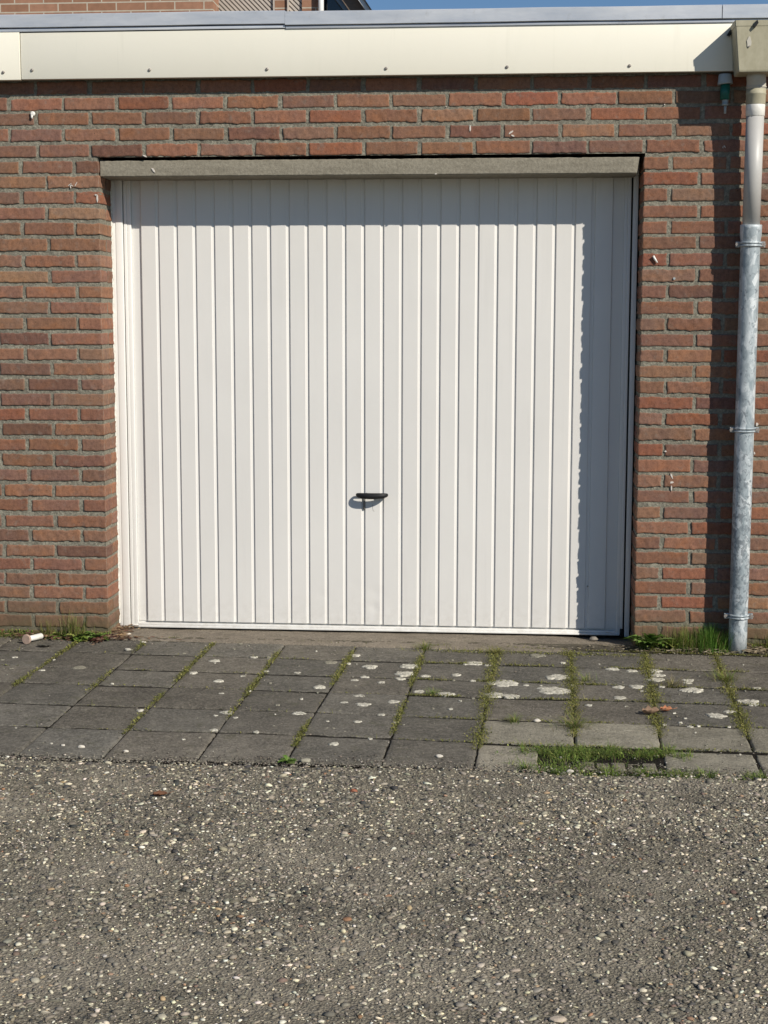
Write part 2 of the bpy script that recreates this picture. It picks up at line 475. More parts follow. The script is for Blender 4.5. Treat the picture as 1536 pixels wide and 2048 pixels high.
def lattice_box(xs, ys, zs):
    nx, ny, nz = len(xs), len(ys), len(zs)
    idx = {}; V = []
    def vid(i, j, k):
        key = (i, j, k)
        if key not in idx:
            idx[key] = len(V); V.append((xs[i], ys[j], zs[k]))
        return idx[key]
    F = []
    for i in range(nx - 1):
        for k in range(nz - 1):
            F.append((vid(i, 0, k), vid(i + 1, 0, k), vid(i + 1, 0, k + 1), vid(i, 0, k + 1)))
            F.append((vid(i, ny - 1, k), vid(i, ny - 1, k + 1), vid(i + 1, ny - 1, k + 1), vid(i + 1, ny - 1, k)))
    for j in range(ny - 1):
        for k in range(nz - 1):
            F.append((vid(0, j, k), vid(0, j, k + 1), vid(0, j + 1, k + 1), vid(0, j + 1, k)))
            F.append((vid(nx - 1, j, k), vid(nx - 1, j + 1, k), vid(nx - 1, j + 1, k + 1), vid(nx - 1, j, k + 1)))
    for i in range(nx - 1):
        for j in range(ny - 1):
            F.append((vid(i, j, 0), vid(i, j + 1, 0), vid(i + 1, j + 1, 0), vid(i + 1, j, 0)))
            F.append((vid(i, j, nz - 1), vid(i + 1, j, nz - 1), vid(i + 1, j + 1, nz - 1), vid(i, j + 1, nz - 1)))
    return V, F

def tag(o, label=None, cat=None, group=None, kind=None):
    if label: o['label'] = label
    if cat: o['category'] = cat
    if group: o['group'] = group
    if kind: o['kind'] = kind
    return o

def empty(name, loc, label, cat, group=None):
    o = bpy.data.objects.new(name, None)
    o.empty_display_size = 0.1
    COL.objects.link(o)
    o.location = loc
    o['label'] = label; o['category'] = cat
    if group: o['group'] = group
    return o

def keep(o, parent):
    o.parent = parent
    o.matrix_parent_inverse = Matrix.Translation(-parent.location)
    return o

# ------------------------------------------------------------------ garage : brickwork
garage = empty('garage', (1.088, 0, G), 'red brick garage with cream fascia board above a white ribbed door', 'garage')

# bottom heights of the brick courses, counted downward from the first sunlit one (left, right)
zL = [2.0599, 2.0019, 1.9388, 1.8753, 1.8119, 1.753, 1.6908, 1.6285, 1.5663, 1.502, 1.4374, 1.3747, 1.3129, 1.2495, 1.1846, 1.1226, 1.0605, 0.9986, 0.9362, 0.8738, 0.8125, 0.7517, 0.688, 0.6221, 0.562, 0.4971, 0.4361, 0.3695, 0.3091, 0.2451, 0.188, 0.1256, 0.068, 0.0051]
zR = [2.0618, 2.0019, 1.9377, 1.8763, 1.8115, 1.7511, 1.6889, 1.6249, 1.5626, 1.5037, 1.4372, 1.376, 1.3127, 1.2495, 1.1853, 1.1223, 1.0603, 0.9986, 0.9363, 0.8745, 0.8111, 0.7502, 0.6871, 0.6222, 0.5606, 0.4989, 0.4345, 0.3725, 0.3103, 0.25, 0.1879, 0.1269, 0.0698, 0.0106]
def zb(k, x):
    if k < 0:
        return 2.061 + 0.0622 * (-k)
    if k > 33:
        return 0.008 - 0.062 * (k - 33)
    t = min(max((x + 0.12) / (W + 0.25), 0), 1)
    return zL[k] * (1 - t) + zR[k] * t

BASE = [((0.240, 0.122, 0.078), 34), ((0.222, 0.118, 0.080), 28), ((0.215, 0.122, 0.085), 16), ((0.198, 0.112, 0.082), 10), ((0.242, 0.104, 0.065), 10), ((0.180, 0.095, 0.070), 6), ((0.262, 0.152, 0.096), 5)]
def brick_col():
    r = random.uniform(0, sum(w for _, w in BASE))
    for cc, w in BASE:
        r -= w
        if r <= 0: break
    k = random.uniform(0.88, 1.13)
    return tuple(v * k * random.uniform(0.96, 1.04) for v in cc)

bricks = MB(); bricks.edge = []
def brick(x0, x1, y0, y1, z0, z1, fine=True):
    L, D, H = x1 - x0, y1 - y0, z1 - z0
    e = 0.0035
    def ax(a, b, n, ee):
        return np.concatenate([[a, a + 0.0018, a + 2 * ee], np.linspace(a + 2 * ee, b - 2 * ee, n + 2)[1:-1], [b - 2 * ee, b - 0.0018, b]])
    nx = max(3, int(L / 0.0075)) if fine else 2
    ny = max(2, int(D / 0.02)) if fine else 1
    xs, ys, zs = ax(x0, x1, nx, e), ax(y0, y1, ny, e), ax(z0, z1, 3 if fine else 1, e)
    V, F = lattice_box(list(xs), list(ys), list(zs))
    v = np.array(V)
    u = (v - np.array([x0, y0, z0])) / np.array([L, D, H]) * 2 - 1
    on = (np.abs(u) > 0.999)
    cnt = on.sum(1)
    # rounded arrises
    v -= np.sign(u) * on * np.where(cnt >= 2, 0.0008 + 0.0006 * (cnt - 2), 0)[:, None]
    ph = rng.uniform(0, 6.28, 12)
    X, Y, Z = v[:, 0] - x0, v[:, 1] - y0, v[:, 2] - z0
    A = random.uniform(0.0005, 0.0017) if fine else 0
    edge_t = A * (np.sin(42 * X + ph[0] + 20 * Y) + 0.7 * np.sin(95 * X + ph[1] + 33 * Y) + 0.6 * np.sin(210 * X + ph[2]) + 0.5 * np.sin(390 * X + ph[3]))
    edge_b = A * (np.sin(38 * X + ph[3] + 20 * Y) + 0.7 * np.sin(88 * X + ph[4]) + 0.7 * np.sin(190 * X + ph[5]) + 0.5 * np.sin(420 * X + ph[2]))
    v[:, 2] += np.clip(u[:, 2], 0, 1) * edge_t + np.clip(-u[:, 2], 0, 1) * edge_b
    v[:, 0] += np.clip(u[:, 0], 0, 1) * A * (np.sin(110 * Z + ph[6]) + .6 * np.sin(260 * Z + ph[11])) + np.clip(-u[:, 0], 0, 1) * A * (np.sin(100 * Z + ph[7]) + .6 * np.sin(240 * Z + ph[10]))
    v[:, 1] += np.clip(-u[:, 1], 0, 1) * A * 0.35 * (np.sin(60 * X + ph[8]) + np.sin(150 * X + 120 * Z + ph[9]))
    # slight tilt of each brick in its bed
    v[:, 2] += (v[:, 0] - (x0 + x1) / 2) * random.uniform(-0.011, 0.011)
    v[:, 1] += (v[:, 2] - (z0 + z1) / 2) * random.uniform(-0.012, 0.012) + (v[:, 0] - (x0 + x1) / 2) * random.uniform(-0.006, 0.006) * (abs(y0) < 0.05)
    bricks.edge.extend((cnt >= 2).astype(float).tolist())
    bricks.add(v.tolist(), F, 0, brick_col(), True)

JX = 0.0150
def row_edges(k):
    """list of (x0, x1, kind) pieces on row k"""
    out = []
    if k <= 3:
        off = -0.2437 + (0.1107 if k % 2 == 0 else 0.0)
        i0 = int((-1.6 - off) / 0.2207)
        for i in range(i0, 40):
            a = off + 0.2207 * i
            if a > 4.2: break
            out.append((a, a + 0.2207 - JX, ''))
    else:
        if k % 2 == 0:
            out.append((-0.094, 0, 'RL')); out.append((W, W + 0.094, 'RR'))
            a, b = -0.094 - JX, W + 0.094 + JX
        else:
            a, b = -0.0, W
            out.append((-0.208, 0, 'RL1')); out.append((W, W + 0.208, 'RR1'))
            a, b = -0.208 - JX, W + 0.208 + JX
        while a > -1.6:
            out.append((a - 0.2207 + JX, a, '')); a -= 0.2207
        while b < 4.2:
            out.append((b, b + 0.2207 - JX, '')); b += 0.2207
    return out

for k in range(-2, 37):
    for (a, b, kd) in row_edges(k):
        xm = (a + b) / 2
        vis = -0.55 < xm < 2.9
        z0, z1 = zb(k, xm), zb(k, xm) + 0.0472 + random.uniform(-0.002, 0.002)
        j0, j1 = random.uniform(-0.0035, 0.0035), random.uniform(-0.0035, 0.0035)
        if kd in ('RL', 'RL1'): j1 = random.uniform(-0.001, 0.0012)
        if kd in ('RR', 'RR1'): j0 = random.uniform(-0.0025, 0.0015)
        yo = random.uniform(-0.0016, 0.0012)
        dep = {'': 0.10, 'RL': 0.205, 'RR': 0.205, 'RL1': 0.098, 'RR1': 0.098}[kd]
        brick(a + j0, b + j1, yo, dep, z0, z1, vis)
        if kd == 'RL1':
            brick(-0.10, j1 + random.uniform(-0.001, 0.001), 0.11, 0.21, z0, z1, True)
        if kd == 'RR1':
            brick(W + j0, W + 0.10, 0.11, 0.21, z0, z1, True)
# small paint drip on the lintel and white marks on bricks
def blob(mb_, cx, cz, w, h, y=-0.0026, ang=0.0, th=0.0015, n=11, jit=0.3):
    pts = []
    for i in range(n):
        a = 2 * math.pi * i / n
        r_ = 1 + random.uniform(-jit, jit)
        px, pz = math.cos(a) * w / 2 * r_, math.sin(a) * h / 2 * r_
        pts.append((cx + px * math.cos(ang) - pz * math.sin(ang), cz + px * math.sin(ang) + pz * math.cos(ang)))
    mb_.prism(pts, y, y + th + 0.004, mi=(0 if mb_ is None else getattr(mb_, 'mark', 0)))
mk = bricks; bricks.mark = 1
for a in [(-0.0075, 1.712, 0.006, 0.030), (-0.012, 1.724, 0.012, 0.006), (1.495, 1.974, 0.005, 0.026), (1.655, 1.957, 0.020, 0.006, -0.0026, 0.6), (1.662, 1.944, 0.014, 0.005, -0.0026, -0.5),
          (2.485, 1.895, 0.012, 0.004, -0.0026, -1.0), (2.478, 1.893, 0.003, 0.010), (-0.12, 1.765, 0.02, 0.003, -0.0026, 0.6), (-0.112, 1.763, 0.016, 0.003, -0.0026, -0.6), (-0.116, 1.76, 0.003, 0.022), (-0.094, 1.767, 0.003, 0.02, -0.0026, -0.5),
          (2.615, 0.185, 0.010, 0.009), (2.617, 0.108, 0.014, 0.014), (2.635, 0.70, 0.006, 0.010), (2.641, 0.815, 0.010, 0.012), (2.622, 0.78, 0.010, 0.008, -0.0026, 0.5), (2.6, 0.745, 0.007, 0.02),
          (2.312, 0.605, 0.006, 0.022, -0.0026, 0.3), (2.312, 0.58, 0.013, 0.009), (2.312, 0.558, 0.005, 0.022), (2.285, 0.705, 0.008, 0.006), (1.4, 2.058, 0.004, 0.004), (2.25, 2.057, 0.005, 0.004), (0.19, 1.877, 0.016, 0.005, -0.0026, -0.4)]:
    blob(mk, *a)
bw_ = bricks.build('brickwork', [BRICK, PAINTMARK])
keep(bw_, garage)

# mortar: displaced sheets just behind the brick faces
mort = MB()
def sheet(x0, x1, z0, z1, step, y=0.0038, amp=0.0016):
    nx = max(2, int((x1 - x0) / step) + 1); nz = max(2, int((z1 - z0) / step) + 1)
    V = []; F = []
    for j in range(nz):
        for i in range(nx):
            x = x0 + (x1 - x0) * i / (nx - 1); z = z0 + (z1 - z0) * j / (nz - 1)
            d = (noise.noise(Vector((x * 38, 3.1, z * 38))) + 0.6 * noise.noise(Vector((x * 90, 7.7, z * 90)))) * amp
            V.append((x, y + d, z))
    for j in range(nz - 1):
        for i in range(nx - 1):
            F.append((j * nx + i, j * nx + i + 1, (j + 1) * nx + i + 1, (j + 1) * nx + i))
    mort.add(V, F, 0, (1, 1, 1), True)
ZB, ZT = -0.3, 2.25
sheet(-0.5, -0.004, ZB, ZT, 0.006)
sheet(-1.6, -0.5, ZB, ZT, 0.05, amp=0)
sheet(W + 0.004, 2.85, ZB, ZT, 0.006)
sheet(2.85, 4.2, ZB, ZT, 0.05, amp=0)
sheet(-0.004, W + 0.004, 1.873, ZT, 0.006)
# reveals, with a slightly rough surface
def reveal(x, sgn):
    V = []; F = []; ny, nz = 26, 330
    for j in range(nz):
        for i in range(ny):
            y = 0.0038 + 0.26 * i / (ny - 1); z = ZB + (1.88 - ZB) * j / (nz - 1)
            V.append((x + sgn * 0.0012 * noise.noise(Vector((1.3, y * 60, z * 60))), y, z))
    for j in range(nz - 1):
        for i in range(ny - 1):
            F.append((j * ny + i, j * ny + i + 1, (j + 1) * ny + i + 1, (j + 1) * ny + i))
    mort.add(V, F, 0, (1, 1, 1), True)
reveal(-0.003, 1); reveal(W + 0.003, -1)
mo = keep(mort.build('mortar', MORTAR), garage)

# body of the garage behind the front wall
body = MB()
body.box(-1.6, -0.12, 0.215, 0.24, ZB, 2.25); body.box(W + 0.12, 4.2, 0.215, 0.24, ZB, 2.25)
body.box(-0.12, W + 0.12, 0.24, 0.26, 1.86, 2.25)
body.box(-1.6, -1.45, 0.24, 4.0, ZB, 2.25); body.box(4.05, 4.2, 0.24, 4.0, ZB, 2.25)
body.box(-1.6, 4.2, 4.0, 4.1, ZB, 2.25)
keep(body.build('inner_wall', DARK), garage)
rf = MB(); rf.box(-1.62, 4.22, 0.08, 4.15, 2.255, 2.33)
keep(rf.build('roof', DARK), garage)

# lintel, irregular edges
lt = MB()
N = 120
xs = np.linspace(0.004, 2.1545, N)
rings = []
for i, x in enumerate(xs):
    top = 1.8605 + 0.0022 * noise.noise(Vector((x * 30, 0, 0))) + 0.0015 * noise.noise(Vector((x * 80, 1, 0)))
    bot = 1.7975 + 0.0012 * noise.noise(Vector((x * 20, 5, 0)))
    xx = x
    rings.append([(xx, 0.0165, bot), (xx, 0.0135, bot + 0.003), (xx, 0.0125 + 0.001 * noise.noise(Vector((x * 12, 9, 0))), (top + bot) / 2), (xx, 0.0135, top - 0.003), (xx, 0.0165, top), (xx, 0.20, top), (xx, 0.20, bot)])
# chipped right end
rings[-1] = [(p[0] + d, p[1] + 0.002, p[2]) for p, d in zip(rings[-1], (-0.004, -0.004, 0.0, 0.004, 0.0, 0.01, 0.0))]
V = [p for r_ in rings for p in r_]; n7 = 7; F = []
for i in range(N - 1):
    for k in range(n7):
        F.append((i * n7 + k, i * n7 + (k + 1) % n7, (i + 1) * n7 + (k + 1) % n7, (i + 1) * n7 + k))
F.append(tuple(range(n7))); F.append(tuple((N - 1) * n7 + k for k in range(n7)))
lt.add(V, F)
lt.mark = 1
blob(lt, 0.222, 1.822, 0.007, 0.022, 0.0095, 0.6)
blob(lt, 1.36, 1.7995, 0.010, 0.004, 0.0095)
lo = keep(lt.build('lintel', [LINTEL, PAINTMARK]), garage)
tag(lo, 'grey concrete lintel with chipped ends above the white door')
# fascia
f1 = MB(); f1.box(-1.62, -0.2935, -0.057, -0.030, 2.1715, 2.356, bev=0.0012); tag(keep(f1.build('fascia_board', FASCIA), garage), 'short cream fascia board set slightly lower at the left end')
f2 = MB(); f2.box(-0.2905, 2.50, -0.054, -0.028, 2.1735, 2.353, bev=0.0012); tag(keep(f2.build('fascia_board', FASCIA), garage), 'long cream fascia board above the door')
f3 = MB(); f3.box(2.5015, 4.22, -0.054, -0.028, 2.1735, 2.353, bev=0.0012); keep(f3.build('fascia_board', FASCIA), garage)
sf = MB(); sf.box(-1.62, 4.22, -0.028, 0.085, 2.178, 2.19); sf.box(-1.62, 4.22, -0.027, 0.085, 2.19, 2.36)
keep(sf.build('soffit', DARK), garage)
for (x, z) in [(-0.3623, 2.2012), (-0.246, 2.2086), (0.2288, 2.2039), (0.6976, 2.2012), (1.1666, 2.1985), (1.6374, 2.1985), (2.1079, 2.1975)]:
    s_ = MB()
    y0 = -0.0575 if x < -0.3 else -0.0545
    s_.tube([(x, y0, z), (x, y0 - 0.003, z), (x, y0 - 0.005, z)], [0.0062, 0.0058, 0.0035], 14)
    s_.tube([(x, y0 - 0.0048, z), (x, y0 - 0.0056, z)], [0.0016, 0.001], 8)
    keep(s_.build('fascia_screw', ZINC), garage)
# trim strips and coping
t1 = MB(); t1.box(-1.62, 0.770, -0.059, -0.030, 2.3565, 2.3685, bev=0.001); keep(t1.build('trim_strip', COPING), garage)
t2 = MB(); t2.box(0.7725, 4.22, -0.059, -0.030, 2.3535, 2.3640, bev=0.001); keep(t2.build('trim_strip', COPING), garage)
def coping(x0, x1, zlo, zhi, label=None):
    m = MB()
    prof = [(-0.052, zlo), (-0.0645, zlo), (-0.0665, zlo + 0.0015), (-0.0665, zhi - 0.004), (-0.0625, zhi), (0.15, zhi + 0.006), (0.15, zhi - 0.02), (-0.052, zhi - 0.02)]
    n_ = max(2, int((x1 - x0) / 0.05)); V = []; F = []; q = len(prof)
    for i in range(n_ + 1):
        x = x0 + (x1 - x0) * i / n_
        w = 0.0016 * noise.noise(Vector((x * 2.3, 4, 2)))
        w2 = 0.0012 * noise.noise(Vector((x * 3.1, 8, 2)))
        for (yy, zz) in prof:
            V.append((x, yy + (w if zz < zlo + 0.01 else 0), zz + w2))
    for i in range(n_):
        for k in range(q):
            F.append((i * q + k, i * q + (k + 1) % q, (i + 1) * q + (k + 1) % q, (i + 1) * q + k))
    F.append(tuple(range(q))); F.append(tuple(n_ * q + k for k in range(q)))
    m.add(V, F)
    o = keep(m.build('coping', COPING), garage)
    if label: tag(o, label)
coping(-1.62, 0.7705, 2.3715, 2.4225)
coping(0.7712, 2.4515, 2.3665, 2.4185)
coping(2.4545, 4.22, 2.3665, 2.4185)

# ------------------------------------------------------------------ door frame and door
fr = MB()
BX = 0.0012
fr.box(0.0015, 0.0165, 0.1885, 0.24, -0.086, 1.80, bev=BX)
fr.box(0.0170, 0.0460, 0.1865, 0.24, -0.089, 1.803, bev=BX)
fr.box(2.1515, 2.1715, 0.188, 0.24, -0.092, 1.803, bev=BX)
fr.box(0.0015, 2.1715, 0.176, 0.198, 1.8045, 1.859, bev=BX)
frame = keep(fr.build('door_frame', FRAME), garage)
# ragged sealant along the left reveal
se = MB(); V = []; F = []
nz = 260
for j in range(nz):
    z = -0.07 + (1.8 + 0.07) * j / (nz - 1)
    w = 0.003 + 0.0035 * max(0, noise.noise(Vector((z * 14, 2, 1))) + 0.25) + 0.002 * max(0, noise.noise(Vector((z * 45, 2, 1))))
    V += [(-0.001, 0.1885 - w * 1.8, z), (0.0018 + w * 0.4, 0.1875 - w * .4, z), (0.006, 0.190, z)]
for j in range(nz - 1):
    for k in range(2):
        F.append((j * 3 + k, j * 3 + k + 1, (j + 1) * 3 + k + 1, (j + 1) * 3 + k))
se.add(V, F, smooth=True)
keep(se.build('sealant', SEAL), garage)

door = tag(bpy.data.objects.new('garage_door', None), 'white up and over door of vertical ribbed steel')
COL.objects.link(door); keep(door, garage)
# keep everything in world coordinates under the door empty
def dkeep(o):
    o.parent = door
    o.matrix_parent_inverse = Matrix.Translation(-garage.location) @ Matrix.Identity(4)
    return o
door.matrix_parent_inverse = Matrix.Identity(4)
door.location = Vector((0, 0, 0))
def dkeep(o):
    o.parent = door
    o.matrix_parent_inverse = Matrix.Translation(-garage.location)
    return o

YF = 0.200
prof = [(0.0805, YF + 0.010), (0.1180, YF + 0.010), (0.1195, YF + 0.009), (0.1215, YF + 0.001), (0.1230, YF)]
for k in range(24):
    E_ = 0.1990 + 0.0784 * k
    prof += [(E_ - 0.0180, YF), (E_ - 0.0168, YF + 0.0006), (E_ - 0.0160, YF + 0.0026), (E_ - 0.0148, YF + 0.0034), (E_ - 0.0050, YF + 0.0070), (E_ - 0.0038, YF + 0.0067), (E_ - 0.0008, YF + 0.0006), (E_, YF)]
prof += [(2.0690, YF), (2.0704, YF + 0.0008), (2.0722, YF + 0.007), (2.0738, YF + 0.0075), (2.1165, YF + 0.0075)]
lf = MB(); V = []; F = []; nz = 60; q = len(prof)
Z0, Z1 = -0.0605, 1.7985
dents = [(1.105, 0.075, 0.030, 0.0016), (1.098, 0.013, 0.022, 0.0022), (0.875, 0.063, 0.022, 0.0012), (1.182, 0.02, 0.03, 0.0007), (1.02, 0.11, 0.02, 0.0006)]
zz = np.concatenate([np.linspace(Z0, 0.18, 40), np.linspace(0.18, Z1, 24)[1:]])
# refine the flats in x so that dents read
pf = []
for i in range(q - 1):
    a, b = prof[i], prof[i + 1]
    pf.append(a)
    if b[0] - a[0] > 0.03:
        for t in np.linspace(0, 1, 8)[1:-1]:
            pf.append((a[0] + (b[0] - a[0]) * t, a[1] + (b[1] - a[1]) * t))
pf.append(prof[-1]); q = len(pf)
for z in zz:
    for (x, y) in pf:
        d = sum(dd * math.exp(-(((x - dx) ** 2 + (z - dz) ** 2) / dr ** 2)) for dx, dz, dr, dd in dents)
        V.append((x, y + d, z))
for j in range(len(zz) - 1):
    for i in range(q - 1):
        F.append((j * q + i, j * q + i + 1, (j + 1) * q + i + 1, (j + 1) * q + i))
lf.add(V, F)
# lower lip of the pressed sheet, turned back
V = [(x, y, Z0) for x, y in pf] + [(x, YF + 0.013, Z0 - 0.0003) for x, y in pf]
lf.add(V, [(i, i + 1, q + i + 1, q + i) for i in range(q - 1)])
lf.box(0.052, 2.145, YF + 0.0135, YF + 0.02, -0.084, 1.80)
dkeep(lf.build('ribbed_sheet', LEAF))
rm = MB()
rm.box(0.0500, 0.0625, 0.1925, 0.222, -0.0855, 1.7995, bev=0.0015)
rm.box(0.0627, 0.0800, 0.1950, 0.213, -0.0850, 1.7990, bev=0.0020)
dkeep(rm.build('door_rim', FRAME)); rm = MB()
rm.box(2.1170, 2.1310, 0.1950, 0.213, -0.0850, 1.7990, bev=0.0020)
rm.box(2.1312, 2.1440, 0.1925, 0.222, -0.0855, 1.7995, bev=0.0015)
dkeep(rm.build('door_rim', FRAME))
br_ = MB()
br_.box(0.0802, 2.1168, 0.1945, 0.2125, -0.0780, -0.0685, bev=0.0015)
br_.box(0.0630, 2.1308, 0.1895, 0.2100, -0.0875, -0.0783, bev=0.0015)
dkeep(br_.build('bottom_rail', FRAME))
# rubber bumper at the right-hand lower corner, tape at the left one
rb = MB(); rb.box(2.1325, 2.1475, 0.1885, 0.215, -0.095, -0.058, bev=0.002); dkeep(rb.build('corner_bumper', BLACKP))
tp = MB(); tp.box(0.055, 0.083, 0.1878, 0.1888, -0.0835, -0.0800); dkeep(tp.build('rust_strip', SPINDLE))
bt = MB(); bt.tube([(1.9995 - 0.0035, 0.207, 0.118), (1.9995 - 0.0035, 0.1995, 0.118)], 0.0028, 10); dkeep(bt.build('rivet', ZINC))
# handle: a closed loop grip standing out from the leaf
hd = MB(); pts = []; rr = []
cx, hz, hl = 1.0905, 0.4965, 0.064
NN = 56
for i in range(NN):
    a = 2 * math.pi * i / NN
    ca, sa = math.cos(a), math.sin(a)
    x = cx + hl * (abs(ca) ** 0.85) * (1 if ca > 0 else -1)
    y = 0.186 - (0.029 * max(0, sa) ** 0.8 if sa > 0 else 0) + (-sa * 0.001 if sa < 0 else 0)
    z = hz - (0.0030 * sa ** 2 if sa > 0 else 0)
    pts.append((x, y, z)); rr.append(0.0036 + 0.0060 * max(0, sa) ** 0.8)
hd.tube(pts, rr, 16, closed=True, squash=1.35)
hd.tube([(1.1215, 0.186, hz - 0.002), (1.1215, 0.186, hz - 0.010)], [0.007, 0.005], 10)
hd.tube([(1.066, 0.186, hz), (1.066, 0.199, hz)], 0.0065, 14)
handle = dkeep(hd.build('handle', BLACKP))
tag(handle, 'black curved pull handle at the middle of the door')
lk = MB(); lk.box(1.0515, 1.0605, 0.1965, 0.206, 0.432, 0.484, bev=0.001)
lk.tube([(1.056, 0.1965, 0.442), (1.056, 0.193, 0.442)], 0.003, 10)
dkeep(lk.build('lock_plate', SPINDLE))
sc_ = MB(); sc_.tube([(1.0905, 0.1997, 0.455), (1.0915, 0.1997, 0.44), (1.0935, 0.1997, 0.428), (1.099, 0.1997, 0.424)], 0.0005, 5); dkeep(sc_.build('scratch', SPINDLE))

# ------------------------------------------------------------------ downpipe
dp = empty('downpipe', (2.582, -0.062, G), 'rainwater downpipe with beige hopper, galvanised lower half leaning on brackets', 'downpipe')
def axis(z):
    t = z / 2.1
    return 2.5822 + 0.0035 * t, -0.063 - 0.003 * t - 0.020 * max(0.0, (z - 1.52) / 0.58)
def seg(zs_rs, mat, name, segs=40, label=None):
    m = MB(); m.tube([(*axis(z), z) for z, _ in zs_rs], [r_ for _, r_ in zs_rs], segs)
    o = keep(m.build(name, mat), dp)
    if label: tag(o, label)
    return o
lower = [(G - 0.02, 0.0362), (0.0, 0.0364), (0.4, 0.0368), (1.0, 0.0372), (1.50, 0.0376), (1.513, 0.0378), (1.5135, 0.0392), (1.5185, 0.0392), (1.521, 0.0380), (1.530, 0.0382), (1.540, 0.0394), (1.552, 0.0412), (1.580, 0.0416), (1.590, 0.0418), (1.5915, 0.0405)]
seg(lower, GALV, 'metal_pipe', label='mottled galvanised steel lower pipe')
seg([(1.58, 0.0335), (2.00, 0.0338)], PVCG, 'plastic_pipe')
seg([(1.9985, 0.0340), (2.0005, 0.0358), (2.040, 0.0362), (2.045, 0.0350)], WHITEP, 'pipe_socket')
cl = [(2.040, 0.0350), (2.0455, 0.0368), (2.078, 0.0370), (2.0805, 0.0384), (2.0835, 0.0384), (2.086, 0.0372), (2.10, 0.0368)]
seg(cl, PVCB, 'socket_collar')
el = MB()
el.tube([(*axis(2.098), 2.098), (2.5857, -0.086, 2.108), (2.585, -0.090, 2.120), (2.584, -0.096, 2.132), (2.582, -0.104, 2.142), (2.581, -0.108, 2.16)], [0.0366, 0.0366, 0.0362, 0.0362, 0.0362, 0.0362], 36)
el.tube([(*axis(2.1045), 2.1045), (*axis(2.1085), 2.1090)], [0.0382, 0.0384], 36)
keep(el.build('elbow', PVCW), dp)
hp = MB()
def hop(z, xl, xr, yf, t):
    return [(xl, -0.0555, z), (xl, yf, z), (xr, yf, z), (xr, -0.0555, z), (xr - t, -0.0575, z), (xr - t, yf + t, z), (xl + t, yf + t, z), (xl + t, -0.0575, z)]
lv = [hop(2.156, 2.507, 2.653, -0.1735, .003), hop(2.1535, 2.5045, 2.6555, -0.176, .003)][::1]
rows_ = [(2.150, 2.5085, 2.6515, -0.1725), (2.152, 2.506, 2.654, -0.1745), (2.158, 2.5045, 2.6555, -0.176), (2.3175, 2.4895, 2.6705, -0.1765), (2.3178, 2.4880, 2.672, -0.178), (2.3385, 2.4865, 2.6735, -0.178)]
V = []; F = []
for (z, xl, xr, yf) in rows_:
    V += [(xl, -0.0555, z), (xl, yf + 0.003, z), (xl + 0.003, yf, z), (xr - 0.003, yf, z), (xr, yf + 0.003, z), (xr, -0.0555, z)]
for j in range(len(rows_) - 1):
    for k in range(6):
        F.append((j * 6 + k, j * 6 + (k + 1) % 6, (j + 1) * 6 + (k + 1) % 6, (j + 1) * 6 + k))
F.append(tuple(range(6))); F.append(tuple((len(rows_) - 1) * 6 + k for k in range(6)))
hp.add(V, F)
hopper = keep(hp.build('hopper', PVCB), dp); tag(hopper, 'weathered beige plastic rainwater hopper')
lb = MB(); V = []
blob(lb, 2.5405, 2.258, 0.017, 0.038, -0.1790)
keep(lb.build('hopper_label', PVCW), dp)
ls = MB(); ls.tube([(2.541, -0.1785, 2.243), (2.541, -0.181, 2.243)], 0.003, 10); keep(ls.build('rivet', ZINC), dp)
ls = MB(); ls.prism([(2.554, 2.316), (2.567, 2.338), (2.572, 2.326), (2.560, 2.309)], -0.190, -0.178); keep(ls.build('clip', BLACKP), dp)
ls = MB(); ls.prism([(2.472, 2.305), (2.484, 2.324), (2.488, 2.306), (2.482, 2.300)], -0.075, -0.060); keep(ls.build('clip', BLACKP), dp)
for zc in (1.5165, 0.7975, 0.053):
    b = MB(); ax_, ay_ = axis(zc)
    r0 = 0.0378 + 0.0003 * zc + (0.001 if zc > 1.4 else 0)
    for dz, rr_ in ((0, 0.0028),):
        ring = [(ax_ + math.cos(a) * (r0 + 0.001), ay_ + math.sin(a) * (r0 + 0.001), zc) for a in np.linspace(0, 2 * math.pi, 49)[:-1]]
        b.tube([(p[0], p[1], zc + 0.0055) for p in ring], 0.0042, 10, closed=True)
        b.tube([(p[0], p[1], zc - 0.0055) for p in ring], 0.0042, 10, closed=True)
    for sx in (-1, 1):
        b.box(ax_ + sx * 0.040 - (0.016 if sx < 0 else 0), ax_ + sx * 0.040 + (0.016 if sx > 0 else 0), ay_ - 0.003, ay_ + 0.000, zc - 0.0105, zc + 0.0105)
        b.box(ax_ + sx * 0.040 - (0.016 if sx < 0 else 0), ax_ + sx * 0.040 + (0.016 if sx > 0 else 0), ay_ + 0.004, ay_ + 0.007, zc - 0.0105, zc + 0.0105)
    b.tube([(ax_, ay_ + 0.038, zc), (ax_, 0.02, zc)], 0.004, 10)
    bo = keep(b.build('bracket', GALV), dp)
    tag(bo, {1.5165: 'uppermost galvanised pipe bracket', 0.7975: 'middle galvanised pipe bracket', 0.053: 'lowest galvanised pipe bracket'}[zc])
    for sx in (-1, 1):
        s_ = MB(); bx = ax_ + sx * 0.050
        s_.tube([(bx, ay_ + 0.012, zc), (bx, ay_ - 0.010, zc)], 0.0028, 8)
        s_.tube([(bx, ay_ - 0.003, zc), (bx, ay_ - 0.0095, zc)], 0.0088, 6)
        s_.tube([(bx, ay_ + 0.007, zc), (bx, ay_ + 0.011, zc)], 0.0062, 6)
        bb = s_.build('bolt', ZINC)
        bb.parent = bo

